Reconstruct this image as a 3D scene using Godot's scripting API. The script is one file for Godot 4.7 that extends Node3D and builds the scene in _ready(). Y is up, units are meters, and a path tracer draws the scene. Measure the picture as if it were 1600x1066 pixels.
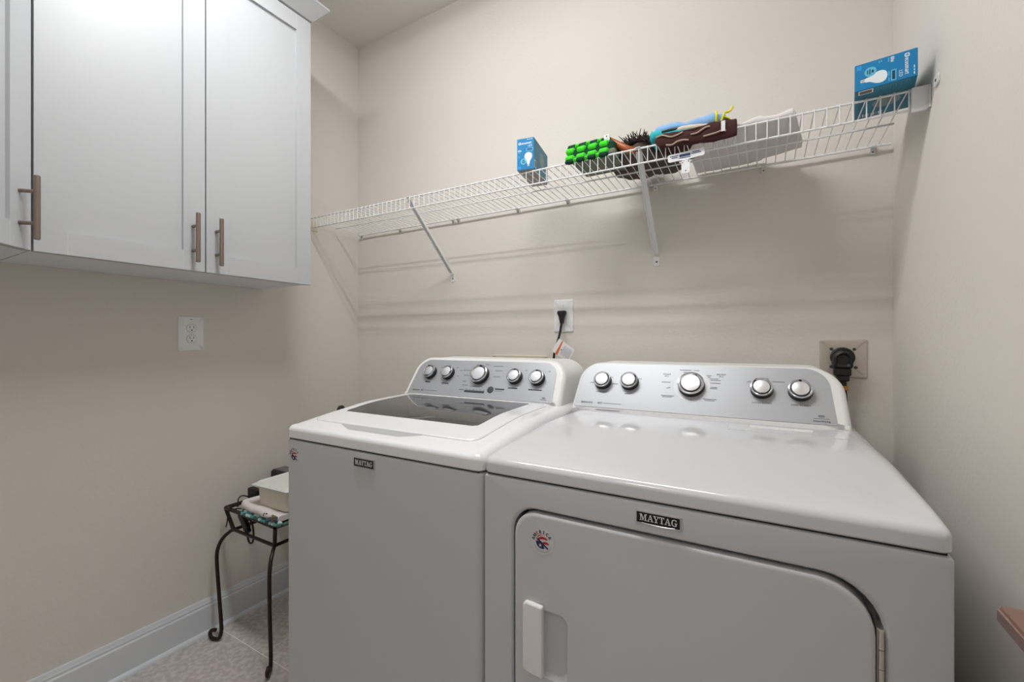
extends Node3D

# x runs along the back wall from the left wall, y is up, z comes out of the back wall into the room
const RW := 2.2211
const RH := 2.729
const RD := 1.893
const EYE := Vector3(1.8942, 1.1453, 1.6229)
var M = {}
var taken = {}
var rng = RandomNumberGenerator.new()


func _ready():
	rng.seed = 7
	# ---------- camera, light, exposure
	var cam = Camera3D.new()
	cam.name = "camera"
	cam.fov = rad_to_deg(2.0 * atan(533.0 / 677.83))
	cam.near = 0.02
	cam.position = EYE
	cam.rotation = Vector3(0.0001, 0.522, -0.0003)
	add_child(cam)
	cam.current = true
	var env = Environment.new()
	env.background_mode = Environment.BG_COLOR
	env.background_color = Color(0, 0, 0)
	env.tonemap_mode = Environment.TONE_MAPPER_LINEAR
	env.tonemap_exposure = 1.0
	env.sdfgi_enabled = true
	env.ssao_enabled = true
	env.ssil_enabled = true
	var we = WorldEnvironment.new()
	we.name = "world"
	we.environment = env
	add_child(we)
	# two tubes of a linear ceiling fixture, each shining down to both sides
	for z in [0.905, 1.005]:
		for tilt in [-27.0, 27.0]:
			tube_light("ceiling_tube_light", Vector3(1.11, 2.632, z), tilt, 0.74)
	lamp("hall_fill_light", Vector3(1.15, 2.5, 2.75), 0.3, Color(1.0, 1.0, 1.0), 0.12)  # added fill shining in through the doorway, no fixture stands there

	materials()
	room()
	cabinets()
	washer()
	dryer()
	shelf()
	shelf_things()
	outlets()
	plant_stand()
	door_and_lever()
	ceiling_fixture()


func lamp(called, at, energy, color, size):
	var l = OmniLight3D.new()
	l.name = numbered(called, self)
	l.position = at
	l.light_energy = energy
	l.light_color = color
	l.light_size = size
	l.omni_range = 12.0
	l.omni_attenuation = 2.0
	l.shadow_enabled = true
	add_child(l)


func tube_light(called, at, tilt, energy):
	var l = AreaLight3D.new()
	l.name = numbered(called, self)
	l.area_size = Vector2(1.16, 0.026)
	l.area_normalize_energy = true
	l.area_range = 12.0
	l.area_attenuation = 2.0
	l.light_energy = energy
	l.light_color = Color(1, 1, 1)
	l.shadow_enabled = true
	add_child(l)
	# an area light shines along its -z: turned down, then tipped towards the back or the front wall
	l.position = at + Vector3(0, -0.014, 0.012 * sign(tilt))
	l.rotation_degrees = Vector3(-90.0 + tilt, 0, 0)


# ============================================================ helpers: nodes
func numbered(called: String, parent) -> String:
	var key = str(parent.get_instance_id()) + "/" + called
	var n = taken.get(key, 0)
	taken[key] = n + 1
	return called if n == 0 else "%s_%03d" % [called, n]


func thing(called, label, category, at = Vector3.ZERO, group = "") -> Node3D:
	var o = Node3D.new()
	o.name = numbered(called, self)
	o.position = at
	tag(o, label, category, group)
	add_child(o)
	return o


func tag(o, label, category, group = ""):
	o.set_meta("label", label)
	o.set_meta("category", category)
	if group:
		o.set_meta("group", group)
	return o


# one mesh, given in world coordinates unless own is true
func obj(called, mesh, m, parent = self, own = false, label = "") -> MeshInstance3D:
	var o = MeshInstance3D.new()
	o.name = numbered(called, parent)
	o.mesh = mesh.done() if mesh is Soup else mesh
	o.material_override = m
	if parent != self and not own:
		var off = Vector3.ZERO
		var p = parent
		while p != self:
			off += p.position
			p = p.get_parent()
		o.position = -off
	if label:
		o.set_meta("label", label)
	parent.add_child(o)
	return o


func struct(called, mesh, m, label, category = "") -> MeshInstance3D:
	var o = obj(called, mesh, m)
	o.set_meta("kind", "structure")
	o.set_meta("label", label)
	o.set_meta("category", category if category else called.split("_")[0])
	return o


func part_label(o, label):
	o.set_meta("label", label)
	return o


func dup(root, at, label, turn = Vector3.ZERO) -> Node3D:
	var r = root.duplicate()
	r.name = numbered(str(root.name), self)
	r.position = at
	r.rotation = turn
	r.set_meta("label", label)
	add_child(r)
	return r


# ============================================================ helpers: shapes
class Soup:
	var v := PackedVector3Array()
	var angle := 38.0

	func tri(a, b, c):
		v.append(a)
		v.append(b)
		v.append(c)

	func quad(a, b, c, d):
		tri(a, b, c)
		tri(a, c, d)

	func add(other, xf = Transform3D.IDENTITY):
		for p in other.v:
			v.append(xf * p)
		return self

	func loft(rings: Array, cap0 := true, cap1 := true, around := true):
		var start = v.size()
		for i in rings.size() - 1:
			var a = rings[i]
			var b = rings[i + 1]
			var n = a.size()
			for k in (n if around else n - 1):
				var k2 = (k + 1) % n
				quad(a[k], a[k2], b[k2], b[k])
		if cap0:
			fan(rings[0], true)
		if cap1:
			fan(rings[-1], false)
		if cap0 and cap1:
			outward(start)
		return self

	func fan(r, back):
		var c = Vector3.ZERO
		for p in r:
			c += p
		c /= r.size()
		for k in r.size():
			var p = r[k]
			var q = r[(k + 1) % r.size()]
			if back:
				tri(c, q, p)
			else:
				tri(c, p, q)

	func outward(start := 0):
		var vol = 0.0
		for i in range(start, v.size(), 3):
			vol += v[i].dot(v[i + 1].cross(v[i + 2]))
		if vol < 0.0:
			for i in range(start, v.size(), 3):
				var t = v[i + 1]
				v[i + 1] = v[i + 2]
				v[i + 2] = t

	# counter-clockwise triangles in, smoothed across edges flatter than the angle, clockwise ones out
	func done() -> ArrayMesh:
		var fn = PackedVector3Array()
		var near = {}
		var keys = []
		var out = PackedVector3Array()
		for i in range(0, v.size(), 3):
			var n = (v[i + 1] - v[i]).cross(v[i + 2] - v[i])
			if n.length_squared() < 1e-18:
				continue
			var f = fn.size()
			fn.append(n)
			for k in 3:
				var p = v[i + k]
				var key = Vector3i((p * 20000.0).round())
				out.append(p)
				keys.append(key)
				if near.has(key):
					near[key].append(f)
				else:
					near[key] = [f]
		var unit = PackedVector3Array()
		for n in fn:
			unit.append(n.normalized())
		var limit = cos(deg_to_rad(angle))
		var pos = PackedVector3Array()
		var nor = PackedVector3Array()
		for f in fn.size():
			for k in [0, 2, 1]:
				var s = Vector3.ZERO
				for g in near[keys[f * 3 + k]]:
					if unit[g].dot(unit[f]) >= limit:
						s += fn[g]
				pos.append(out[f * 3 + k])
				nor.append(s.normalized() if s.length_squared() > 1e-30 else unit[f])
		var arr = []
		arr.resize(Mesh.ARRAY_MAX)
		arr[Mesh.ARRAY_VERTEX] = pos
		arr[Mesh.ARRAY_NORMAL] = nor
		var m = ArrayMesh.new()
		if pos.size():
			m.add_surface_from_arrays(Mesh.PRIMITIVE_TRIANGLES, arr)
		return m


func soup(angle = 38.0) -> Soup:
	var s = Soup.new()
	s.angle = angle
	return s


# rounded rectangle outline about a centre, counter-clockwise; radii: right-bottom, right-top, left-top, left-bottom
func rr(w, h, r, n = 4) -> Array:
	var radii = r if r is Array else [r, r, r, r]
	var out = []
	var corner = [Vector2(1, -1), Vector2(1, 1), Vector2(-1, 1), Vector2(-1, -1)]
	for c in 4:
		var q = min(radii[c], min(w, h) * 0.499)
		var o = Vector2(corner[c].x * (w / 2 - q), corner[c].y * (h / 2 - q))
		for k in n + 1:
			var a = -PI / 2 + c * PI / 2 + k * PI / 2 / n
			out.append(o + Vector2(cos(a), sin(a)) * q)
	return out


func put(pts: Array, o: Vector3, ux: Vector3, uy: Vector3) -> Array:
	var out = []
	for p in pts:
		out.append(o + ux * p.x + uy * p.y)
	return out


# a block with softened edges, centre c, size s
func block(c, s, b = 0.002, r = -1.0, n = 2) -> Soup:
	var t = soup()
	var rad = b if r < 0 else r
	var rings = []
	for k in [[-1, b], [-1, 0.0], [1, 0.0], [1, b]]:
		var y = k[0] * (s.y / 2 - (0.0 if k[1] > 0 else b))
		rings.append(put(rr(s.x - 2 * k[1], s.z - 2 * k[1], max(rad - k[1], 0.0003), n), c + Vector3(0, y, 0), Vector3.RIGHT, Vector3(0, 0, -1)))
	t.loft(rings)
	return t


# a plate with its outline in the plane (ux, uy) about o, from depth 0 to d along the normal, its front edge rounded by b
func plate(outline: Array, o, ux, uy, d, b = 0.001, steps = 2) -> Soup:
	var t = soup()
	var nrm = ux.cross(uy).normalized()
	var rings = [put(outline, o, ux, uy), put(outline, o + nrm * (d - b), ux, uy)]
	for k in range(1, steps + 1):
		var a = PI / 2 * k / steps
		rings.append(put(inset(outline, b * (1 - cos(a))), o + nrm * (d - b + b * sin(a)), ux, uy))
	t.loft(rings)
	return t


# a convex-ish outline drawn inwards by d
func inset(pts: Array, d) -> Array:
	var out = []
	var n = pts.size()
	for k in n:
		var j = (k - 1 + n) % n
		while pts[j].distance_to(pts[k]) < 1e-6 and j != k:
			j = (j - 1 + n) % n
		var i = (k + 1) % n
		while pts[i].distance_to(pts[k]) < 1e-6 and i != k:
			i = (i + 1) % n
		var t1 = (pts[k] - pts[j]).normalized()
		var t2 = (pts[i] - pts[k]).normalized()
		var n1 = Vector2(-t1.y, t1.x)
		var n2 = Vector2(-t2.y, t2.x)
		var m = n1 + n2
		m = m.normalized() if m.length() > 1e-6 else n1
		out.append(pts[k] + m * d / max(m.dot(n1), 0.5))
	return out


func smooth_path(pts: Array, k = 6) -> Array:
	var out = []
	for i in pts.size() - 1:
		var p0 = pts[max(i - 1, 0)]
		var p1 = pts[i]
		var p2 = pts[i + 1]
		var p3 = pts[min(i + 2, pts.size() - 1)]
		for j in k:
			out.append(p1.cubic_interpolate(p2, p0, p3, float(j) / k))
	out.append(pts[-1])
	return out


func tube(path: Array, r, n = 8, flat = 1.0) -> Soup:
	var t = soup(50.0)
	var rings = []
	var side = Vector3.ZERO
	for i in path.size():
		var d: Vector3 = (path[min(i + 1, path.size() - 1)] - path[max(i - 1, 0)]).normalized()
		if side == Vector3.ZERO:
			side = d.cross(Vector3.UP if abs(d.y) < 0.9 else Vector3.RIGHT).normalized()
		side = (side - d * side.dot(d)).normalized()
		var up = d.cross(side)
		var ring = []
		var rad = r[i] if r is Array else r
		for k in n:
			var a = TAU * k / n
			ring.append(path[i] + side * cos(a) * rad + up * sin(a) * rad * flat)
		rings.append(ring)
	t.loft(rings)
	return t


# profile of [radius, height] pairs turned about the axis
func lathe(profile: Array, o, axis, n = 32) -> Soup:
	var t = soup()
	axis = axis.normalized()
	var a = axis.cross(Vector3.UP if abs(axis.y) < 0.9 else Vector3.RIGHT).normalized()
	var b = axis.cross(a)
	var rings = []
	for p in profile:
		var ring = []
		for k in n:
			var w = TAU * k / n
			ring.append(o + axis * p[1] + (a * cos(w) + b * sin(w)) * max(p[0], 0.00001))
		rings.append(ring)
	t.loft(rings)
	return t


# soft goods: sections along x of [x, z back, z front, y low, y high]; rolled edges, small wrinkles
func cloth(sections: Array, edge = 0.6, wrinkle = 0.002, seed_ = 1, k = 5) -> Soup:
	var t = soup(70.0)
	var noise = FastNoiseLite.new()
	noise.seed = seed_
	noise.frequency = 18.0
	var dense = []
	for i in sections.size() - 1:
		for j in k:
			var w = float(j) / k
			var row = []
			for q in sections[0].size():
				row.append(cubic_interpolate(sections[i][q], sections[i + 1][q], sections[max(i - 1, 0)][q], sections[min(i + 2, sections.size() - 1)][q], w))
			dense.append(row)
	dense.append(sections[-1])
	var rings = []
	for s in dense:
		var ring = []
		var ym = (s[3] + s[4]) / 2
		var hh = max((s[4] - s[3]) / 2, 0.0008)
		var zm = (s[1] + s[2]) / 2
		var dd = (s[2] - s[1]) / 2
		var rad = min(hh, dd)
		# stadium: many points along top and bottom, half circles at front and back
		var pts = []
		for q in 12:
			pts.append(Vector2(lerp(-dd + rad * edge, dd - rad * edge, q / 11.0), -hh))
		for q in range(1, 6):
			var a = -PI / 2 + PI * q / 6
			pts.append(Vector2(dd - rad * edge + cos(a) * rad * edge, sin(a) * hh))
		for q in 12:
			pts.append(Vector2(lerp(dd - rad * edge, -dd + rad * edge, q / 11.0), hh))
		for q in range(1, 6):
			var a = PI / 2 + PI * q / 6
			pts.append(Vector2(-dd + rad * edge + cos(a) * rad * edge, sin(a) * hh))
		for p in pts:
			var w = noise.get_noise_3d(s[0], p.y, zm + p.x)
			ring.append(Vector3(s[0], ym + p.y + w * wrinkle, zm + p.x + wrinkle * 0.7 * noise.get_noise_3d(zm + p.x + 3.0, s[0], p.y)))
		rings.append(ring)
	t.loft(rings)
	return t


var fonts = {}


# flat lettering, centred, h high, its baseline along ux
func lettering(words: String, o, ux, uy, h, m, parent, kind = "Droid Sans", width = 0.0, weight = 400, depth = 0.0004, called = "lettering", own = false):
	var key = kind + str(weight)
	if not fonts.has(key):
		var f = SystemFont.new()
		f.font_names = PackedStringArray([kind])
		f.font_weight = weight
		fonts[key] = f
	var t = TextMesh.new()
	t.text = words
	t.font = fonts[key]
	t.font_size = 48
	t.pixel_size = 0.001
	t.depth = 0.001
	t.curve_step = 2.0
	var bb = t.get_aabb()
	if bb.size.y <= 0.0:
		return null
	var st = SurfaceTool.new()
	var sy = h / bb.size.y
	var sx = width / bb.size.x if width > 0.0 else sy
	var c = bb.get_center()
	ux = ux.normalized()
	uy = uy.normalized()
	var nrm = ux.cross(uy)
	var basis = Basis(ux * sx, uy * sy, nrm * depth / 0.001)
	st.append_from(t, 0, Transform3D(basis, o - basis * Vector3(c.x, c.y, c.z) + nrm * depth / 2))
	return obj(called, st.commit(), m, parent, own)


# ============================================================ materials
func mat(srgb, rough = 0.5, metal = 0.0) -> StandardMaterial3D:
	var m = StandardMaterial3D.new()
	m.albedo_color = Color8(srgb[0], srgb[1], srgb[2])
	m.roughness = rough
	m.metallic = metal
	return m


func noise_tex(freq, as_normal = false, bump = 4.0, seed_ = 1, ramp = null, octaves = 4, size = 512) -> NoiseTexture2D:
	var n = FastNoiseLite.new()
	n.seed = seed_
	n.frequency = freq
	n.fractal_octaves = octaves
	var t = NoiseTexture2D.new()
	t.width = size
	t.height = size
	t.seamless = true
	t.noise = n
	t.as_normal_map = as_normal
	t.bump_strength = bump
	if ramp:
		var g = Gradient.new()
		g.colors = PackedColorArray([ramp[0], ramp[1]])
		g.offsets = PackedFloat32Array([0.25, 0.75])
		t.color_ramp = g
	return t


func grain(m: StandardMaterial3D, freq, strength, scale = 3.0, seed_ = 3):
	m.normal_enabled = true
	m.normal_texture = noise_tex(freq, true, 4.0, seed_)
	m.normal_scale = strength
	m.uv1_triplanar = true
	m.uv1_world_triplanar = true
	m.uv1_scale = Vector3(scale, scale, scale)
	return m


func materials():
	M.wall = grain(mat([221, 215, 207], 0.75), 0.05, 0.10, 2.5)
	M.ceiling = grain(mat([232, 228, 222], 0.85), 0.05, 0.12, 2.5, 5)
	M.trim = mat([212, 217, 222], 0.35)
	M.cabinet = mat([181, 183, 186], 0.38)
	M.cabinet_under = mat([232, 236, 240], 0.5)
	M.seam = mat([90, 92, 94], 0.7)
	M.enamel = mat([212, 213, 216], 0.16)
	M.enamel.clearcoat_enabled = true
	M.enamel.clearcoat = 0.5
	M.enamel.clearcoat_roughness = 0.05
	M.washer_top = mat([236, 237, 240], 0.18)
	M.washer_top.clearcoat_enabled = true
	M.washer_top.clearcoat = 0.5
	M.washer_top.clearcoat_roughness = 0.06
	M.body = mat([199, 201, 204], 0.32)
	M.plastic = mat([232, 232, 230], 0.3)
	M.silver = mat([172, 174, 178], 0.42, 0.35)
	M.knob_skirt = mat([22, 22, 24], 0.4)
	M.chrome = mat([214, 215, 218], 0.14, 1.0)
	M.knob_cap = mat([226, 227, 229], 0.28, 0.85)
	M.groove = mat([70, 72, 76], 0.5, 0.3)
	M.ink = mat([46, 47, 50], 0.6)
	M.ink_light = mat([120, 122, 126], 0.6)
	M.badge = mat([12, 12, 13], 0.25)
	M.gap = mat([40, 38, 37], 0.8)
	M.pane = mat([58, 60, 62], 0.02)
	M.pane.transparency = BaseMaterial3D.TRANSPARENCY_ALPHA
	M.pane.albedo_color = Color(0.16, 0.165, 0.17, 0.62)
	M.pane.metallic_specular = 0.9
	M.tub = mat([176, 178, 180], 0.35, 0.6)
	M.wire = mat([236, 237, 238], 0.35)
	M.brace = mat([238, 240, 241], 0.35)
	M.clip = mat([214, 214, 210], 0.5)
	M.cap = mat([214, 204, 186], 0.5)
	M.endcap = mat([216, 216, 216], 0.5)
	M.screw = mat([90, 92, 94], 0.4, 0.8)
	M.blue_box = mat([0, 126, 186], 0.42)
	M.teal_box = mat([0, 116, 146], 0.45)
	M.card = mat([168, 163, 158], 0.8)
	M.print_white = mat([232, 240, 244], 0.5)
	M.print_pale = mat([96, 190, 224], 0.5)
	M.print_teal = mat([70, 150, 170], 0.5)
	M.print_dark = mat([10, 60, 92], 0.5)
	M.print_beige = mat([196, 178, 158], 0.6)
	M.lime = grain(mat([70, 220, 40], 0.9), 0.2, 0.8, 40)
	M.forest = grain(mat([6, 62, 44], 0.95), 0.2, 0.8, 40)
	M.mop_under = grain(mat([118, 126, 108], 0.95), 0.2, 0.6, 30)
	M.white_tag = mat([226, 226, 228], 0.6)
	M.wood = mat([176, 98, 44], 0.4)
	M.wood.albedo_texture = noise_tex(0.02, false, 1, 9, [Color(0.82, 0.78, 0.72), Color(1, 1, 1)])
	M.wood.uv1_triplanar = true
	M.wood.uv1_scale = Vector3(6, 40, 40)
	M.fluff = mat([72, 60, 58], 1.0)
	M.fluff_under = grain(mat([92, 82, 72], 1.0), 0.2, 0.9, 30)
	M.sky_cloth = grain(mat([136, 180, 226], 0.9), 0.15, 0.35, 20)
	M.yellow = mat([226, 216, 30], 0.7)
	M.olive = mat([92, 92, 60], 0.9)
	M.teal_cloth = grain(mat([48, 176, 184], 0.9), 0.15, 0.4, 25)
	M.cream = grain(mat([220, 206, 190], 0.9), 0.15, 0.4, 25)
	M.brown = grain(mat([66, 34, 31], 0.97), 0.25, 0.9, 40)
	M.brown_trim = mat([178, 158, 146], 0.9)
	M.white_cloth = grain(mat([226, 222, 220], 0.9), 0.1, 0.3, 12)
	M.hang_tag = mat([238, 240, 240], 0.5)
	M.navy = mat([44, 66, 128], 0.5)
	M.outlet = mat([236, 237, 238], 0.35)
	M.slot = mat([24, 24, 24], 0.6)
	M.steel = mat([206, 198, 188], 0.32, 0.6)
	M.rubber = mat([20, 20, 23], 0.5)
	M.cord = mat([16, 16, 18], 0.5)
	M.copper = mat([196, 140, 76], 0.35, 0.8)
	M.orange = mat([222, 96, 40], 0.6)
	M.iron = mat([44, 30, 27], 0.32, 0.35)
	M.tub_white = mat([222, 216, 202], 0.4)
	M.lid_clear = mat([216, 218, 212], 0.25)
	M.towel = grain(mat([226, 218, 216], 0.95), 0.2, 0.6, 30)
	M.crochet_teal = grain(mat([96, 168, 178], 0.95), 0.3, 0.9, 60)
	M.crochet_pale = grain(mat([198, 220, 216], 0.95), 0.3, 0.9, 60)
	M.crochet_dark = grain(mat([74, 104, 96], 0.95), 0.3, 0.9, 60)
	M.pattern_blue = mat([70, 84, 118], 0.95)
	M.pattern_green = mat([120, 128, 74], 0.95)
	M.pattern_brown = mat([110, 78, 56], 0.95)
	M.bronze = mat([158, 124, 113], 0.25, 0.9)
	M.door = mat([236, 236, 234], 0.4)
	M.tile = mat([206, 198, 195], 0.5)
	M.tile.albedo_texture = noise_tex(0.012, false, 1, 21, [Color(0.88, 0.875, 0.87), Color(1, 1, 1)], 6, 1024)
	M.tile.uv1_triplanar = true
	M.tile.uv1_world_triplanar = true
	M.tile.uv1_scale = Vector3(3.1, 3.1, 3.1)
	M.grout = mat([232, 226, 222], 0.9)
	M.red = mat([176, 22, 34], 0.5)
	M.star_blue = mat([24, 30, 78], 0.5)
	M.sticker = mat([206, 207, 208], 0.45)
	M.lid_mark = mat([178, 180, 182], 0.35)


# ============================================================ the room
func slab(x0, x1, y0, y1, z0, z1) -> Soup:
	return block(Vector3((x0 + x1) / 2, (y0 + y1) / 2, (z0 + z1) / 2), Vector3(x1 - x0, y1 - y0, z1 - z0), 0.0005, 0.0005, 1)


func room():
	var t = 0.12
	struct("wall_back", slab(-t, RW + t, -0.1, RH + 0.1, -t, 0), M.wall, "beige painted back wall behind the washer, dryer and wire shelf", "wall")
	struct("wall_left", slab(-t, 0, -0.1, RH + 0.1, 0, RD + t), M.wall, "beige painted left wall below and beside the white cabinets", "wall")
	struct("wall_right", slab(RW, RW + t, -0.1, RH + 0.1, 0, 3.6), M.wall, "beige painted right wall beside the dryer", "wall")
	# front wall with the doorway the photograph is taken from
	var f = slab(0, 1.28, 0, RH, RD, RD + t)
	f.add(slab(1.28, 2.15, 2.06, RH, RD, RD + t)).add(slab(2.15, RW, 0, RH, RD, RD + t))
	struct("wall_front", f, M.wall, "beige front wall with the doorway, behind the camera", "wall")
	struct("wall_hall", slab(0.2, RW, 0, RH, 3.5, 3.62).add(slab(0.08, 0.2, 0, RH, RD + t, 3.62)), M.wall, "beige hallway wall beyond the doorway", "wall")
	struct("ceiling", slab(-t, RW + t, RH, RH + 0.1, -t, 3.62), M.ceiling, "plain beige ceiling above the laundry room", "ceiling")
	var fl = struct("floor", slab(-t, RW + t, -0.06, -0.0008, -t, 3.62), M.grout, "floor of large pinkish grey stone-look tiles", "floor")
	var row = 0
	var zz = 0.703 - 0.305 * 3
	while zz < 3.4:
		var xx = 0.31 + (0.305 if row % 2 else 0.0) - 0.61 * 2
		while xx < RW:
			var x0 = max(xx, 0.0)
			var x1 = min(xx + 0.61, RW)
			var z0 = max(zz, 0.0)
			var z1 = min(zz + 0.305, 3.5)
			if x1 - x0 > 0.03 and z1 - z0 > 0.03:
				obj("tile", block(Vector3((x0 + x1) / 2, -0.0025, (z0 + z1) / 2), Vector3(x1 - x0 - 0.003, 0.005, z1 - z0 - 0.003), 0.0008, 0.001, 1), M.tile, fl)
			xx += 0.61
		zz += 0.305
		row += 1
	# baseboards: flat board with a stepped cap, and a quarter round at the floor
	baseboard("baseboard_left", Vector3(0, 0, RD), Vector3(0, 0, 0), Vector3.RIGHT, "white baseboard along the left wall behind the plant stand")
	baseboard("baseboard_back", Vector3(0.016, 0, 0), Vector3(RW - 0.016, 0, 0), Vector3(0, 0, 1), "white baseboard along the back wall behind the machines")
	baseboard("baseboard_right", Vector3(RW, 0, 0), Vector3(RW, 0, 1.85), Vector3.LEFT, "white baseboard along the right wall")
	var c = slab(1.20, 1.28, 0, 2.13, RD - 0.016, RD).add(slab(1.28, 2.15, 2.06, 2.13, RD - 0.016, RD))
	struct("trim_1", c, M.trim, "white casing round the doorway behind the camera", "trim")


func baseboard(called, a, b, out, label):
	var prof = [Vector2(0, 0), Vector2(0.026, 0), Vector2(0.025, 0.006), Vector2(0.021, 0.012), Vector2(0.0145, 0.016), Vector2(0.0145, 0.104), Vector2(0.0135, 0.107), Vector2(0.0105, 0.110), Vector2(0.0105, 0.118), Vector2(0.008, 0.122), Vector2(0.0065, 0.130), Vector2(0.004, 0.1335), Vector2(0, 0.1335)]
	var s = soup(30.0)
	s.loft([put(prof, a, out, Vector3.UP), put(prof, b, out, Vector3.UP)])
	struct(called, s, M.trim, label, "baseboard")


# ============================================================ wall cabinets
# a shaker door in the plane (o, ux, Vector3.UP), o = lower left corner of its face
func shaker(o, ux, w, h, parent, called = "door"):
	var nrm = ux.cross(Vector3.UP).normalized()
	var st = 0.0615
	var s = soup(20.0)
	var c = o + ux * w / 2 + Vector3.UP * h / 2
	var full = rr(w, h, 0.0008, 1)
	var ins = rr(w - 2 * st, h - 2 * st, 0.0004, 1)
	s.loft([put(full, c - nrm * 0.019, ux, Vector3.UP), put(full, c - nrm * 0.0012, ux, Vector3.UP), put(inset(full, 0.0012), c, ux, Vector3.UP), put(ins, c, ux, Vector3.UP), put(inset(ins, 0.0012), c - nrm * 0.0085, ux, Vector3.UP)], true, false)
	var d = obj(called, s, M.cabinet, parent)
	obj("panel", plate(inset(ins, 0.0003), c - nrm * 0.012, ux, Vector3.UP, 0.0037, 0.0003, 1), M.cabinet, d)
	# the hairline joints where rails meet stiles
	for e in [-1, 1]:
		for v in [-1, 1]:
			obj("joint", block(c + ux * e * (w / 2 - st) + Vector3.UP * v * (h / 2 - st / 2) - nrm * 0.0003, Vector3(0.0009, st - 0.003, 0.0009), 0.0001, 0.0001, 1), mat([214, 215, 217], 0.5), d)
	return d


func bar_pull(o, nrm, parent):
	var s = soup()
	var c = o + nrm * 0.034
	var p = put(rr(0.0125, 0.0115, 0.0052, 5), Vector3.ZERO, Vector3(-nrm.z, 0, nrm.x), nrm)
	var rings = []
	for k in [[-0.0775, 0.75], [-0.0755, 1.0], [0.0755, 1.0], [0.0775, 0.75]]:
		var ring = []
		for q in p:
			ring.append(c + Vector3.UP * k[0] + q * k[1])
		rings.append(ring)
	s.loft(rings)
	var hnd = obj("handle", s, M.pull, parent)
	for y in [-0.0385, 0.0385]:
		obj("post", tube([o + Vector3.UP * y - nrm * 0.001, o + Vector3.UP * y + nrm * 0.030], 0.0046, 12), M.pull, hnd)


func cabinets():
	M.pull = mat([142, 126, 116], 0.34, 0.85)
	var y0 = 1.3725
	var y1 = 2.424
	var za = 0.518
	var zb = 1.2836
	var t = thing("upper_cabinet", "white two-door shaker wall cabinet on the left wall next to the corner", "cabinet", Vector3(0, y0, (za + zb) / 2))
	# carcass: sides, bottom recessed behind the face, top
	var b = slab(0.001, 0.309, y0 + 0.003, y1, za, zb - 0.001)
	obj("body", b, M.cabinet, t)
	obj("underside", slab(0.002, 0.305, y0, y0 + 0.003, za + 0.002, zb - 0.002), M.cabinet_under, t)
	var mid = 0.8975
	var d1 = shaker(Vector3(0.33, y0 - 0.004, mid - 0.0015), Vector3(0, 0, -1), mid - 0.0015 - za, y1 - y0 - 0.002, t)
	bar_pull(Vector3(0.33, 1.4685, 0.8665), Vector3.RIGHT, d1)
	var d2 = shaker(Vector3(0.33, y0 - 0.004, zb - 0.0012), Vector3(0, 0, -1), zb - 0.0012 - mid - 0.0015, y1 - y0 - 0.002, t)
	bar_pull(Vector3(0.33, 1.4705, 0.9345), Vector3.RIGHT, d2)
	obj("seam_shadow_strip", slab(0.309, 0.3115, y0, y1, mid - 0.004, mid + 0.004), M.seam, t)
	# crown along the front with a return at the end panel
	var cr = soup(25.0)
	var prof = [Vector2(-0.012, -0.004), Vector2(0.004, 0.0), Vector2(0.046, 0.050), Vector2(0.050, 0.053), Vector2(0.050, 0.062), Vector2(-0.012, 0.062)]
	var rings = []
	for k in [[Vector3(0.33, y1, zb), Vector3(1, 0, 0.41421)], [Vector3(0.33, y1, za), Vector3(1, 0, -1)], [Vector3(0.003, y1, za), Vector3(0, 0, -1)]]:
		rings.append(put(prof, k[0], k[1], Vector3.UP))
	cr.loft(rings)
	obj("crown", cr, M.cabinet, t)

	var n = Vector3(1, 0, -1).normalized()
	var u = Vector3(1, 0, 1).normalized()
	var c = thing("corner_cabinet", "white corner wall cabinet with an angled door at the left edge of the photo", "cabinet", Vector3(0.2, y0, 1.6))
	var body = soup(20.0)
	var f0 = Vector3(0.33, 0, 1.2842)
	var plan = [Vector3(0.001, 0, zb + 0.001), Vector3(0.312, 0, zb + 0.001), Vector3(0.315, 0, 1.2895), Vector3(0.605, 0, 1.5795), Vector3(0.607, 0, RD - 0.001), Vector3(0.001, 0, RD - 0.001)]
	var lo = []
	var hi = []
	for p in plan:
		lo.append(p + Vector3.UP * (y0 + 0.002))
		hi.append(p + Vector3.UP * y1)
	body.loft([lo, hi])
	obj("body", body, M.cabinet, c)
	var un = soup()
	var lo2 = []
	var hi2 = []
	for p in plan:
		lo2.append(p + Vector3.UP * y0)
		hi2.append(p + Vector3.UP * (y0 + 0.0025))
	un.loft([lo2, hi2])
	obj("underside", un, M.cabinet_under, c)
	# looking at the door its left end is away from the seam
	var d3 = shaker(f0 + u * 0.405 + Vector3.UP * (y0 - 0.004), -u, 0.402, y1 - y0 - 0.002, c)
	bar_pull(f0 + u * 0.0385 + Vector3.UP * 1.4675, n, d3)
	var cr2 = soup(25.0)
	var rings2 = []
	for k in [[Vector3(0.33, 0, zb + 0.0005), Vector3(1, 0, -0.41421).normalized() * 0.0 + Vector3(1, 0, 0.41421)], [f0 + u * 0.41, n]]:
		rings2.append(put(prof, k[0] + Vector3.UP * y1, k[1], Vector3.UP))
	cr2.loft(rings2)
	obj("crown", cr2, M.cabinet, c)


# ============================================================ washer and dryer
var TZ = [0.0, 0.15, 0.40, 0.571, 0.703, 0.783, 0.82, 0.845]
var TY = [0.942, 0.942, 0.940, 0.934, 0.918, 0.907, 0.900, 0.895]


func top_y(z) -> float:
	for i in TZ.size() - 1:
		if z <= TZ[i + 1]:
			var w = (z - TZ[i]) / (TZ[i + 1] - TZ[i])
			return cubic_interpolate(TY[i], TY[i + 1], TY[max(i - 1, 0)], TY[min(i + 2, TZ.size() - 1)], clamp(w, 0.0, 1.0))
	return TY[-1]


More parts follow.
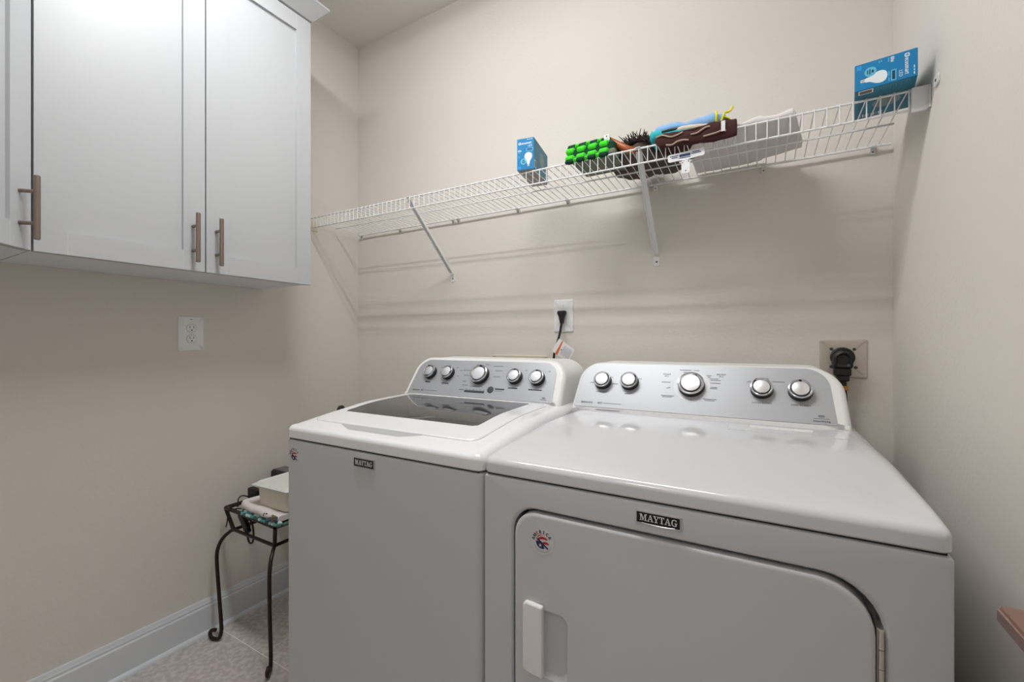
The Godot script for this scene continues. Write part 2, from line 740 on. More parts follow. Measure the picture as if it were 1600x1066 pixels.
# rings of a rounded outline in plan laid on the domed top
func on_top(pts: Array, off) -> Array:
	var out = []
	for p in pts:
		out.append(Vector3(p.x, top_y(-p.y) + off, -p.y))
	return out


func fine(pts: Array, step = 0.03) -> Array:
	var out = []
	for i in pts.size():
		var a = pts[i]
		var b = pts[(i + 1) % pts.size()]
		var n = max(1, int(ceil(a.distance_to(b) / step)))
		for k in n:
			out.append(a.lerp(b, float(k) / n))
	return out


func plan_rect(x0, x1, z0, z1, r, n = 5) -> Array:
	var out = []
	for p in rr(x1 - x0, z1 - z0, r, n):
		out.append(p + Vector2((x0 + x1) / 2, -(z0 + z1) / 2))
	return out


# cover: skirt, rounded shoulder, domed top; hole is an outline in plan or empty
func cover(x0, x1, z0, z1, yl, r, side, front, hole: Array = []) -> Soup:
	var s = soup(30.0)
	var base = fine(plan_rect(x0, x1, z0, z1, r, 6), 0.03)
	var unit = inset(base, 0.001)
	var n = base.size()
	var rad = []
	for i in n:
		var z = -base[i].y
		if side is Array:
			# the shoulder grows softer towards the back
			var w = 0
			while w < side.size() - 2 and z > side[w + 1][0]:
				w += 1
			rad.append(lerp(side[w][1], side[w + 1][1], clamp((z - side[w][0]) / (side[w + 1][0] - side[w][0]), 0.0, 1.0)))
		else:
			rad.append(lerp(front, side, smoothstep(0.0, 0.03, z1 - z)))
	var in_by = func(i, d):
		return base[i] + (unit[i] - base[i]) * d * 1000.0
	var rings = []
	var low = []
	for p in inset(base, 0.003):
		low.append(Vector3(p.x, yl, -p.y))
	rings.append(low)
	low = []
	for p in base:
		low.append(Vector3(p.x, yl + 0.003, -p.y))
	rings.append(low)
	for k in 8:
		var a = PI / 2 * k / 7
		var ring = []
		for i in n:
			var q = in_by.call(i, rad[i] * (1 - cos(a)))
			ring.append(Vector3(q.x, max(top_y(-q.y) - rad[i] * (1 - sin(a)), yl + 0.004), -q.y))
		rings.append(ring)
	var inner = []
	for i in n:
		inner.append(in_by.call(i, rad[i]))
	var c = Vector2((x0 + x1) / 2, -(z0 + z1) / 2)
	if hole:
		# match the hole's points to the outline by direction
		var h = []
		for p in inner:
			h.append(ray_hit(hole, c, p))
		for w in [0.15, 0.33, 0.66, 1.0]:
			var ring2 = []
			for i in n:
				ring2.append(inner[i].lerp(h[i], w))
			rings.append(on_top(ring2, 0.0))
		var down = []
		for p in h:
			down.append(Vector3(p.x, 0.862, -p.y))
		rings.append(down)
		s.loft(rings, false, false)
		s.v = flipped_if(s.v, c, 0)
		return s
	for w in [0.95, 0.85, 0.7, 0.55, 0.4, 0.25, 0.12, 0.02]:
		var ring3 = []
		for p in inner:
			ring3.append(c + (p - c) * w)
		rings.append(on_top(ring3, 0.0))
	s.loft(rings)
	return s


# turn an open shell so that its top faces look up
func flipped_if(v, _c, _z):
	var up = 0.0
	for i in range(0, v.size(), 3):
		up += (v[i + 1] - v[i]).cross(v[i + 2] - v[i]).y
	if up < 0.0:
		for i in range(0, v.size(), 3):
			var t = v[i + 1]
			v[i + 1] = v[i + 2]
			v[i + 2] = t
	return v


func ray_hit(poly: Array, c: Vector2, towards: Vector2) -> Vector2:
	var best = poly[0]
	for i in poly.size():
		var hit = Geometry2D.segment_intersects_segment(c, c + (towards - c) * 3.0, poly[i], poly[(i + 1) % poly.size()])
		if hit != null:
			best = hit
	return best


const SL := 0.65
var PU = Vector3(0, 1, -SL).normalized()      # up the slope of a control panel
var PN = Vector3(0, SL, 1).normalized()       # out of it
func on_panel(x, s, off = 0.0) -> Vector3:
	return Vector3(x, 0.945, 0.37) + PU * s + PN * off


# the console: its slanted face, rounded edges, sides running straight back
func console(cx, half, top, parent, m):
	var s = soup(32.0)
	var q = []
	for p in rr(half * 2, top + 0.012, [0.006, 0.072, 0.066, 0.006], 8):
		# slightly narrower towards the top
		var y = p.y + (top + 0.012) / 2 - 0.012
		q.append(Vector2(p.x * (1.0 - 0.16 * max(y, 0.0)), y))
	q = fine(q, 0.04)
	var rings = []
	var back = []
	for p in q:
		var w = on_panel(cx + p.x, p.y)
		back.append(Vector3(w.x, w.y - 0.006, 0.135))
	rings.append(back)
	var r = 0.016
	for k in 6:
		var a = PI / 2 * k / 5
		var qq = inset(q, r * (1 - cos(a)))
		var ring = []
		for p in qq:
			ring.append(on_panel(cx + p.x, p.y, -r * (1 - sin(a))))
		rings.append(ring)
	s.loft(rings)
	return obj("console", s, m, parent)


func panel(cx, half, top, parent):
	var o = rr(half * 2, top, [0.004, 0.05, 0.05, 0.004], 8)
	var p = []
	for w in o:
		var y = w.y + top / 2
		p.append(Vector2(w.x * (1.0 - 0.25 * y), y))
	return obj("control_panel", plate(p, on_panel(cx, 0.002, -0.0005), Vector3.RIGHT, PU, 0.0016, 0.0004, 1), M.silver, parent, false, "brushed silver control panel with dark print")


func knob(x, s, r, turn, parent):
	var o = on_panel(x, s, 0.001)
	var k = obj("knob", lathe([[0.0, 0.0], [r * 1.02, 0.0], [r * 1.0, 0.010], [r * 0.97, 0.0145], [0, 0.0145]], o, PN, 40), M.knob_skirt, parent, false, "round knob with black skirt and silver cap")
	var ring = soup(30.0)
	var rings = []
	var a = Vector3.RIGHT
	var b = PU
	for p in [[r * 0.96, 0.014], [r * 1.0, 0.0155], [r * 1.0, 0.0175], [r * 0.965, 0.0195], [r * 0.90, 0.020], [r * 0.84, 0.0185], [r * 0.78, 0.016], [r * 0.78, 0.0145]]:
		var q = []
		for i in 40:
			q.append(o + PN * p[1] + (a * cos(TAU * i / 40) + b * sin(TAU * i / 40)) * p[0])
		rings.append(q)
	ring.loft(rings, false, false)
	obj("rim", ring, M.chrome, k)
	obj("groove", lathe([[0, 0.0140], [r * 0.80, 0.0140], [r * 0.80, 0.0152], [0, 0.0152]], o, PN, 40), M.groove, k)
	var cap = [[0, 0.0150], [r * 0.71, 0.0150], [r * 0.71, 0.0195], [r * 0.69, 0.0207], [r * 0.62, 0.0211], [r * 0.3, 0.0218], [0, 0.022]]
	obj("cap", lathe(cap, o, PN, 40), M.knob_cap, k)
	var d = a * sin(turn) + b * cos(turn)
	obj("pointer", tube([o + d * r * 0.80 + PN * 0.0185, o + d * r * 0.80 + PN * 0.0205], r * 0.115, 12), M.badge, k)


func dash(x0, x1, s, h, parent, m = null):
	obj("print_line", plate(rr(x1 - x0, h, 0.0002, 1), on_panel((x0 + x1) / 2, s, 0.0011), Vector3.RIGHT, PU, 0.0003, 0.0001, 1), m if m else M.ink_light, parent)


func print_text(words, x, s, h, parent, width = 0.0, m = null, weight = 400):
	lettering(words, on_panel(x, s, 0.0011), Vector3.RIGHT, PU, h, m if m else M.ink, parent, "Droid Sans", width, weight, 0.0003)


func badge(x0, x1, y0, y1, z, parent, curved):
	var w = x1 - x0
	var h = y1 - y0
	var c = Vector3((x0 + x1) / 2, (y0 + y1) / 2, z)
	var outline = rr(w, h, 0.0012, 2)
	var f = obj("badge", plate(outline, c, Vector3.RIGHT, Vector3.UP, 0.0032, 0.0012, 2), M.chrome, parent, false, "black and chrome name badge")
	obj("badge_face", plate(rr(w - 0.0045, h - 0.0045, 0.0008, 2), c + Vector3(-0.0006, 0.0006, 0.0024), Vector3.RIGHT, Vector3.UP, 0.0012, 0.0003, 1), M.badge, f)
	lettering("MAYTAG", c + Vector3(0, 0.0012, 0.0036), Vector3.RIGHT, Vector3.UP, h * 0.50, mat([214, 215, 217], 0.3, 0.2), f, "Droid Serif", w * 0.82, 700, 0.0008)
	if curved:
		var arc = []
		for k in 9:
			var q = k / 8.0 * 2 - 1
			arc.append(c + Vector3(q * w * 0.36, -h * 0.36 - (1 - q * q) * 0.0018, 0.0036))
		obj("underline", tube(arc, 0.0006, 6), M.chrome, f)


# round paper sticker: AMERICA in an arc above a flag swirl with a star
func sticker(c, r, parent):
	var n = []
	for k in 36:
		n.append(Vector2(cos(TAU * k / 36), sin(TAU * k / 36)) * r)
	var d = obj("sticker", plate(n, c, Vector3.RIGHT, Vector3.UP, 0.0004, 0.0001, 1), M.sticker, parent, false, "round sticker with a flag swirl")
	var st = SurfaceTool.new()
	var word = "AMERICA"
	for i in word.length():
		var a = deg_to_rad(168.0 - i * 22.0)
		var u = Vector3(sin(a), -cos(a), 0)
		var p = c + Vector3(cos(a), sin(a), 0) * r * 0.80 + Vector3(0, 0, 0.0004)
		lettering(word[i], p, u, Vector3(cos(a), sin(a), 0), r * 0.27, M.badge if i != 2 else M.red, d, "Droid Sans", 0.0, 700, 0.0002)
	var stripe = func(r0, r1, a0, a1, o):
		var s = soup()
		var ring = []
		for k in 13:
			var a = deg_to_rad(lerp(a0, a1, k / 12.0))
			ring.append(Vector2(cos(a), sin(a)) * lerp(r1, r1 * 0.94, abs(k / 6.0 - 1)))
		for k in 13:
			var a = deg_to_rad(lerp(a1, a0, k / 12.0))
			ring.append(Vector2(cos(a), sin(a)) * lerp(r0, r0 * 1.06, abs(k / 6.0 - 1)))
		var back = put(ring, c + o, Vector3.RIGHT, Vector3.UP)
		var front = put(ring, c + o + Vector3(0, 0, 0.0003), Vector3.RIGHT, Vector3.UP)
		var flip = front.duplicate()
		for k in 12:
			s.quad(flip[k], flip[k + 1], flip[25 - k - 1], flip[25 - k])
		s.loft([back, front], false, false)
		return s
	var z = Vector3(0, 0, 0.0004)
	obj("red_stripe", stripe.call(r * 0.52, r * 0.60, 168, 78, z), M.red, d)
	obj("red_stripe", stripe.call(r * 0.62, r * 0.82, 138, 62, z + Vector3(0.10, -0.38, 0) * r), M.red, d)
	obj("red_stripe", stripe.call(r * 0.60, r * 0.80, 112, 66, z + Vector3(0.28, -0.72, 0) * r), M.red, d)
	obj("blue_field", stripe.call(r * 0.14, r * 0.60, 182, 290, z + Vector3(0.0, 0.05, 0) * r), M.star_blue, d)
	obj("blue_band", plate(rr(r * 1.15, r * 0.13, 0.0003, 1), c + z + Vector3(0.03, -0.12, 0) * r, Vector3(1, -0.72, 0).normalized(), Vector3(0.72, 1, 0).normalized(), 0.0004, 0.0001, 1), M.star_blue, d)
	var star = []
	for k in 10:
		var a = PI / 2 + TAU * k / 10
		star.append(Vector2(cos(a), sin(a)) * r * (0.16 if k % 2 == 0 else 0.065))
	obj("star", plate(star, c + z + Vector3(-0.17, -0.27, 0.0) * r + Vector3(0, 0, 0.0003), Vector3.RIGHT, Vector3.UP, 0.0003, 0.00005, 1), M.sticker, d)
	var arc = []
	for k in 13:
		var a = deg_to_rad(205 + k * 11.5)
		arc.append(c + Vector3(cos(a), sin(a), 0) * r * 0.78 + Vector3(0, 0, 0.0005))
	obj("arc_line", tube(arc, 0.0003, 5), M.ink_light, d)


func washer():
	var x0 = 0.6725
	var x1 = 1.371
	var zf = 0.8443
	var t = thing("washing_machine", "white top-load washing machine with a dark glass lid, left of the dryer", "washer", Vector3((x0 + x1) / 2, 0, 0.48))
	# cabinet with rounded front uprights
	var s = soup()
	var rings = []
	var rad = [0.003, 0.003, 0.003, 0.003]
	var plan_ = func(d):
		var out = []
		for p in rr(x1 - x0 - 2 * d, zf - 0.13 - 2 * d, [0.022, 0.006, 0.006, 0.022], 5):
			out.append(Vector3(p.x + (x0 + x1) / 2, 0, -p.y + (zf + 0.13) / 2))
		return out
	for k in [[0.03, 0.0], [0.851, 0.0], [0.8555, 0.0012], [0.8575, 0.004]]:
		var ring = []
		for p in plan_.call(k[1]):
			ring.append(p + Vector3.UP * k[0])
		rings.append(ring)
	s.loft(rings)
	obj("body", s, M.body, t)
	for q in [Vector3(x0 + 0.06, 0, 0.2), Vector3(x1 - 0.06, 0, 0.2), Vector3(x0 + 0.06, 0, 0.78), Vector3(x1 - 0.06, 0, 0.78)]:
		obj("foot", lathe([[0, 0], [0.022, 0], [0.022, 0.012], [0.012, 0.016], [0.012, 0.031], [0, 0.031]], q, Vector3.UP, 16), M.rubber, t)
	obj("gap_strip", slab(x0 + 0.012, x1 - 0.012, 0.8565, 0.864, 0.16, zf - 0.006), M.gap, t)
	# top cover with an opening under the glass
	var glass = plan_rect(0.745, 1.252, 0.385, 0.692, 0.012, 5)
	obj("top_cover", cover(x0, x1, 0.135, zf, 0.8608, 0.022, 0.030, 0.012, fine(glass, 0.03)), M.washer_top, t)
	# the lid: a frame a few millimetres proud, round the glass
	var lid = soup(30.0)
	var out = fine(lid_outline(), 0.02)
	var c = Vector2(1.0, -0.56)
	var hole = []
	for p in out:
		hole.append(ray_hit(glass, c, p))
	var mid = []
	var q1 = inset(out, 0.004)
	for i in out.size():
		mid.append(q1[i].lerp(hole[i], 0.5))
	lid.loft([on_top(out, -0.001), on_top(inset(out, 0.0008), 0.0022), on_top(inset(out, 0.0035), 0.0042), on_top(mid, 0.0045), on_top(hole, 0.0042), on_top(hole, 0.0005)], false, false)
	lid.v = flipped_if(lid.v, c, 0)
	var l = obj("lid", lid, M.washer_top, t)
	var g = soup(40.0)
	var gr = []
	for w in [1.0, 0.8, 0.6, 0.4, 0.2, 0.02]:
		var ring = []
		for p in fine(glass, 0.03):
			ring.append(c + (p - c) * w)
		gr.append(on_top(ring, 0.0035))
	g.loft(gr, false, true)
	g.v = flipped_if(g.v, c, 0)
	obj("glass_pane", g, M.pane, l, false, "dark tinted glass window of the lid")
	obj("finger_recess", recess_shape(), M.lid_mark, t, false, "finger recess at the front of the lid, its shade painted pale grey")
	# inside: the tub ring and basket seen through the glass
	var tub = soup(40.0)
	var tr = []
	for p in [[0.33, 0.859], [0.235, 0.859], [0.228, 0.855], [0.228, 0.62], [0.20, 0.56], [0.02, 0.55]]:
		var ring = []
		for k in 40:
			ring.append(Vector3(1.02 + p[0] * cos(TAU * k / 40), p[1], 0.53 - p[0] * 0.92 * sin(TAU * k / 40)))
		tr.append(ring)
	tub.loft(tr, false, true)
	obj("basket", tub, M.tub, t)
	var ringp = []
	for k in 41:
		ringp.append(Vector3(1.02 + 0.232 * cos(TAU * k / 40), 0.864, 0.53 - 0.214 * sin(TAU * k / 40)))
	obj("tub_ring", tube(ringp, 0.006, 8), M.plastic, t)
	# console
	var cx = 1.0165
	console(cx, 0.331, 0.168, t, M.plastic)
	var p = panel(1.0115, 0.306, 0.148, t)
	for k in [[0.784, 0.0913, 0.0265, -0.35], [0.8693, 0.0918, 0.0265, 1.75], [1.015, 0.0897, 0.0355, 0.0], [1.1605, 0.0882, 0.0265, -0.1], [1.2462, 0.0872, 0.0265, -0.1]]:
		knob(k[0], k[1], k[2], k[3], t)
	print_text("BRAVOS", 0.745, 0.0155, 0.0052, p, 0.033, null, 700)
	print_text("MCT", 0.776, 0.0160, 0.0052, p, 0.013, null, 700)
	dash(0.786, 0.848, 0.0165, 0.0022, p)
	for k in [[0.772, 0.797, 0.052], [0.853, 0.886, 0.0505], [1.143, 1.180, 0.0470], [1.222, 1.272, 0.0455]]:
		dash(k[0], k[1], k[2], 0.0042, p, M.ink)
	for k in [[0.822, 0.834, 0.117], [0.826, 0.842, 0.098], [0.895, 0.905, 0.118], [0.916, 0.928, 0.107], [0.912, 0.920, 0.083], [0.983, 1.000, 0.134], [1.020, 1.040, 0.135], [0.930, 0.975, 0.109], [0.942, 0.968, 0.088], [0.945, 0.962, 0.063], [0.950, 0.975, 0.048], [0.985, 1.015, 0.0445], [1.020, 1.040, 0.0445], [1.058, 1.098, 0.130], [1.070, 1.100, 0.112], [1.070, 1.098, 0.088], [1.190, 1.198, 0.118], [1.278, 1.286, 0.117]]:
		dash(k[0], k[1], k[2], 0.0026, p, M.ink_light)
	obj("status_bar", plate(rr(0.086, 0.0085, 0.003, 4), on_panel(1.011, 0.0245, 0.0011), Vector3.RIGHT, PU, 0.0008, 0.0003, 1), M.groove, p)
	for k in 6:
		dash(0.971 + k * 0.0145, 0.980 + k * 0.0145, 0.0325, 0.0022, p)
	dash(0.944, 0.964, 0.029, 0.0022, p, M.ink)
	obj("start_button", lathe([[0, 0], [0.0125, 0], [0.0125, 0.0016], [0.0115, 0.0022], [0, 0.0022]], on_panel(1.076, 0.0355, 0.001), PN, 28), M.groove, t, false, "grey round start button")
	dash(1.0935, 1.131, 0.040, 0.0050, p, M.ink)
	dash(1.0935, 1.125, 0.0325, 0.0024, p)
	dash(1.274, 1.297, 0.0125, 0.0024, p)
	obj("arc_mark", plate(rr(0.012, 0.006, 0.003, 3), on_panel(1.2855, 0.0185, 0.0011), Vector3.RIGHT, PU, 0.0003, 0.0001, 1), M.ink_light, p)
	badge(0.9705, 1.0470, 0.8180, 0.8430, zf, t, false)
	sticker(Vector3(0.7155, 0.8115, zf + 0.0002), 0.0245, t)


func lid_outline() -> Array:
	var pts = []
	for p in plan_rect(0.712, 1.312, 0.372, 0.784, 0.032, 6):
		pts.append(p)
	return pts


# finger scoop in front of the lid: not hollowed, its shade is the grey colour
func recess_shape() -> Soup:
	var s = soup(30.0)
	var a = [Vector2(0.855, -0.7835), Vector2(1.145, -0.7835)]
	var outer = [Vector2(0.852, -0.786), Vector2(0.905, -0.808), Vector2(1.095, -0.808), Vector2(1.148, -0.786)]
	var back = [Vector2(0.852, -0.782), Vector2(0.905, -0.782), Vector2(1.095, -0.782), Vector2(1.148, -0.782)]
	s.loft([on_top(back, 0.0014), on_top(outer, 0.0012), on_top(inset([outer[0], outer[1], outer[2], outer[3]], -0.003), 0.0)], false, false, false)
	s.v = flipped_if(s.v, 0, 0)
	return s


func dryer():
	var x0 = 1.377
	var x1 = 2.1136
	var zf = 0.8443
	var t = thing("dryer", "white front-load clothes dryer with a silver control panel, right of the washer", "dryer", Vector3((x0 + x1) / 2, 0, 0.48))
	var cx = (x0 + x1) / 2
	# door opening: left 1.449, right about 2.037, top 0.803
	var dl = 1.4485
	var dr = 2.0420
	var dt = 0.8045
	var db = 0.25
	var dc = Vector3((dl + dr) / 2, (dt + db) / 2, 0)
	var door_out = func(d):
		return rr(dr - dl - 2 * d, dt - db - 2 * d, [0.07, 0.075, 0.052, 0.05], 8)
	var face = func(d, z):
		return put(rr(x1 - x0 - 2 * d, 0.8605 - 0.03 - 2 * d, 0.006, 8), Vector3(cx, (0.8605 + 0.03) / 2, z), Vector3.RIGHT, Vector3.UP)
	var s = soup(28.0)
	s.loft([face.call(0.0, 0.13), face.call(0.0, zf - 0.005), face.call(0.0015, zf - 0.0012), face.call(0.005, zf), put(door_out.call(-0.007), dc + Vector3(0, 0, zf), Vector3.RIGHT, Vector3.UP), put(door_out.call(-0.004), dc + Vector3(0, 0, zf - 0.0015), Vector3.RIGHT, Vector3.UP), put(door_out.call(-0.001), dc + Vector3(0, 0, zf - 0.006), Vector3.RIGHT, Vector3.UP), put(door_out.call(0.0), dc + Vector3(0, 0, zf - 0.055), Vector3.RIGHT, Vector3.UP)])
	obj("body", s, M.body, t)
	for q in [Vector3(x0 + 0.06, 0, 0.2), Vector3(x1 - 0.06, 0, 0.2), Vector3(x0 + 0.06, 0, 0.78), Vector3(x1 - 0.06, 0, 0.78)]:
		obj("foot", lathe([[0, 0], [0.022, 0], [0.022, 0.012], [0.012, 0.016], [0.012, 0.031], [0, 0.031]], q, Vector3.UP, 16), M.rubber, t)
	obj("gap_strip", slab(x0 + 0.006, x1 - 0.006, 0.8600, 0.868, 0.16, zf - 0.006), M.gap, t)
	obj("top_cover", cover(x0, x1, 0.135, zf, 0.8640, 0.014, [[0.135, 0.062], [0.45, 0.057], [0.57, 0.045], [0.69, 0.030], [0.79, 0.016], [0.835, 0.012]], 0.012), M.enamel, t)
	# door with a pocket for the fingers beside its pull
	var d = soup(28.0)
	var pocket = func(e, z):
		return put(rr(0.056 - 2 * e, 0.134 - 2 * e, [0.020, 0.020, 0.004, 0.004], 8), Vector3(1.543, 0.545, z), Vector3.RIGHT, Vector3.UP)
	var gap_in = func(e):
		# a wider gap on the hinge side
		return rr(dr - dl - 0.0135 - 2 * e, dt - db - 0.009 - 2 * e, [0.066, 0.071, 0.049, 0.047], 8)
	var gc = dc + Vector3(-0.0022, -0.0003, 0)
	d.loft([put(gap_in.call(0.0), gc + Vector3(0, 0, zf - 0.040), Vector3.RIGHT, Vector3.UP), put(gap_in.call(0.0), gc + Vector3(0, 0, zf - 0.003), Vector3.RIGHT, Vector3.UP), put(gap_in.call(0.0012), gc + Vector3(0, 0, zf + 0.0), Vector3.RIGHT, Vector3.UP), put(gap_in.call(0.0035), gc + Vector3(0, 0, zf + 0.0015), Vector3.RIGHT, Vector3.UP), put(gap_in.call(0.007), gc + Vector3(0, 0, zf + 0.002), Vector3.RIGHT, Vector3.UP), pocket.call(-0.001, zf + 0.002), pocket.call(0.001, zf + 0.001), pocket.call(0.006, zf - 0.008), pocket.call(0.014, zf - 0.0115)])
	var door = obj("door", d, M.body, t)
	# the pull: a slightly bowed plate, its right edge standing free over the pocket
	var h = soup(30.0)
	var ho = rr(0.0445, 0.1405, [0.003, 0.003, 0.009, 0.009], 5)
	var rings = []
	for k in [[0.0, -0.002], [0.0, 0.004], [0.0006, 0.0058], [0.002, 0.0068], [0.004, 0.0072]]:
		var ring = []
		for p in inset(ho, k[0]):
			var bow = 0.0035 * (1.0 - pow(p.y / 0.0705, 4.0))
			ring.append(Vector3(1.4983 + p.x, 0.5515 + p.y, zf + 0.002 + k[1] + (bow if k[1] > 0 else 0.0) + (p.x + 0.022) * 0.10))
		rings.append(ring)
	h.loft(rings)
	obj("handle", h, M.plastic, door, false, "white plastic pull at the left of the door")
	# hinge
	var hg = obj("hinge", slab(2.0340, 2.0425, 0.58, 0.742, zf - 0.030, zf - 0.004), M.steel, door, false, "small steel hinge at the right of the door")
	for k in 6:
		obj("knuckle", tube([Vector3(2.0385, 0.7425 - k * 0.0275, zf - 0.001), Vector3(2.0385, 0.7425 - k * 0.0275 - 0.0265, zf - 0.001)], 0.0032, 12), M.steel, hg)
	# console and panel
	console(1.7295, 0.3475, 0.165, t, M.plastic)
	var p = panel(1.7205, 0.3285, 0.152, t)
	for k in [[1.4709, 0.0886, 0.0262, 0.75], [1.5526, 0.0904, 0.0262, 0.75], [1.7242, 0.0889, 0.0345, 0.35], [1.8943, 0.0869, 0.0258, -0.75], [1.9778, 0.0864, 0.0262, 9.0]]:
		if k[3] < 9:
			knob(k[0], k[1], k[2], k[3], t)
		else:
			knob(k[0], k[1], k[2], 0.0, t)
	obj("dial_ring", plate(rr(0.094, 0.094, 0.047, 12), on_panel(1.7242, 0.0870, 0.0011), Vector3.RIGHT, PU, 0.0003, 0.0001, 1), mat([180, 181, 184], 0.42, 0.35), p)
	print_text("BRAVOS", 1.4325, 0.0163, 0.0058, p, 0.036, null, 700)
	print_text("MCT", 1.4735, 0.0163, 0.0058, p, 0.014, null, 700)
	dash(1.484, 1.538, 0.0165, 0.0018, p)
	print_text("push to start", 1.9785, 0.0490, 0.0062, p, 0.040)
	print_text("wrinkle prevent", 1.8950, 0.0485, 0.0060, p, 0.044)
	print_text("SensorDrying", 2.0180, 0.0100, 0.0058, p, 0.034, null, 700)
	dash(2.002, 2.034, 0.0170, 0.0016, p)
	obj("arc_mark", plate(rr(0.013, 0.0065, 0.003, 3), on_panel(2.0178, 0.0235, 0.0011), Vector3.RIGHT, PU, 0.0003, 0.0001, 1), M.ink_light, p)
	print_text("sensor", 1.7985, 0.1275, 0.0045, p, 0.024)
	print_text("dry", 1.7985, 0.1210, 0.0060, p, 0.012)
	print_text("timed", 1.6555, 0.1235, 0.0060, p, 0.020)
	print_text("dry", 1.6555, 0.1165, 0.0060, p, 0.011)
	print_text("off", 1.6640, 0.0790, 0.0058, p, 0.010)
	print_text("off", 1.7240, 0.0440, 0.0050, p, 0.009)
	print_text("off", 1.8650, 0.1090, 0.0050, p, 0.009)
	for k in [[1.643, 1.668, 0.097], [1.646, 1.682, 0.054], [1.650, 1.676, 0.050], [1.756, 1.790, 0.0505], [1.760, 1.785, 0.0465], [1.690, 1.722, 0.138], [1.728, 1.742, 0.138], [1.700, 1.716, 0.131], [1.762, 1.774, 0.123], [1.765, 1.772, 0.118], [1.770, 1.792, 0.113], [1.772, 1.798, 0.1085], [1.772, 1.798, 0.100], [1.774, 1.790, 0.087], [1.772, 1.790, 0.083], [1.430, 1.444, 0.084], [1.494, 1.518, 0.083], [1.490, 1.500, 0.105], [1.576, 1.586, 0.104], [1.455, 1.488, 0.0535], [1.542, 1.560, 0.0525], [1.880, 1.910, 0.120], [1.918, 1.946, 0.112], [1.970, 1.980, 0.119]]:
		dash(k[0], k[1], k[2], 0.0022, p, M.ink_light)
	badge(1.7010, 1.7775, 0.8235, 0.8460, zf, t, true)
	sticker(Vector3(1.5170, 0.7460, zf + 0.0022), 0.0250, door)
	# on the top: the flush lint screen cover, a grey label and a pale one beside it
	lint("lint_screen_cover", 1.824, 2.052, 0.415, 0.485, t, M.enamel)
	lint("lint_screen_grip", 1.870, 1.995, 0.425, 0.447, t, M.plastic, 0.0012)
	lint("grey_label", 1.465, 1.537, 0.372, 0.380, t, M.ink_light)
	lint("pale_label", 1.410, 1.448, 0.385, 0.388, t, M.lid_mark)


func lint(called, xa, xb, za, zb, t, m, off = 0.0):
	var s = soup(20.0)
	var o = fine(plan_rect(xa, xb, za, zb, min(0.004, (zb - za) * 0.3), 3), 0.02)
	s.loft([on_top(o, off - 0.001), on_top(o, off + 0.0007), on_top(inset(o, 0.0006), off + 0.0012)], true, true)
	obj(called, s, m, t)


# ============================================================ wire shelf
func front_y(x) -> float:
	return 1.7165 + 0.0115 * (2.19 - x) / 2.16


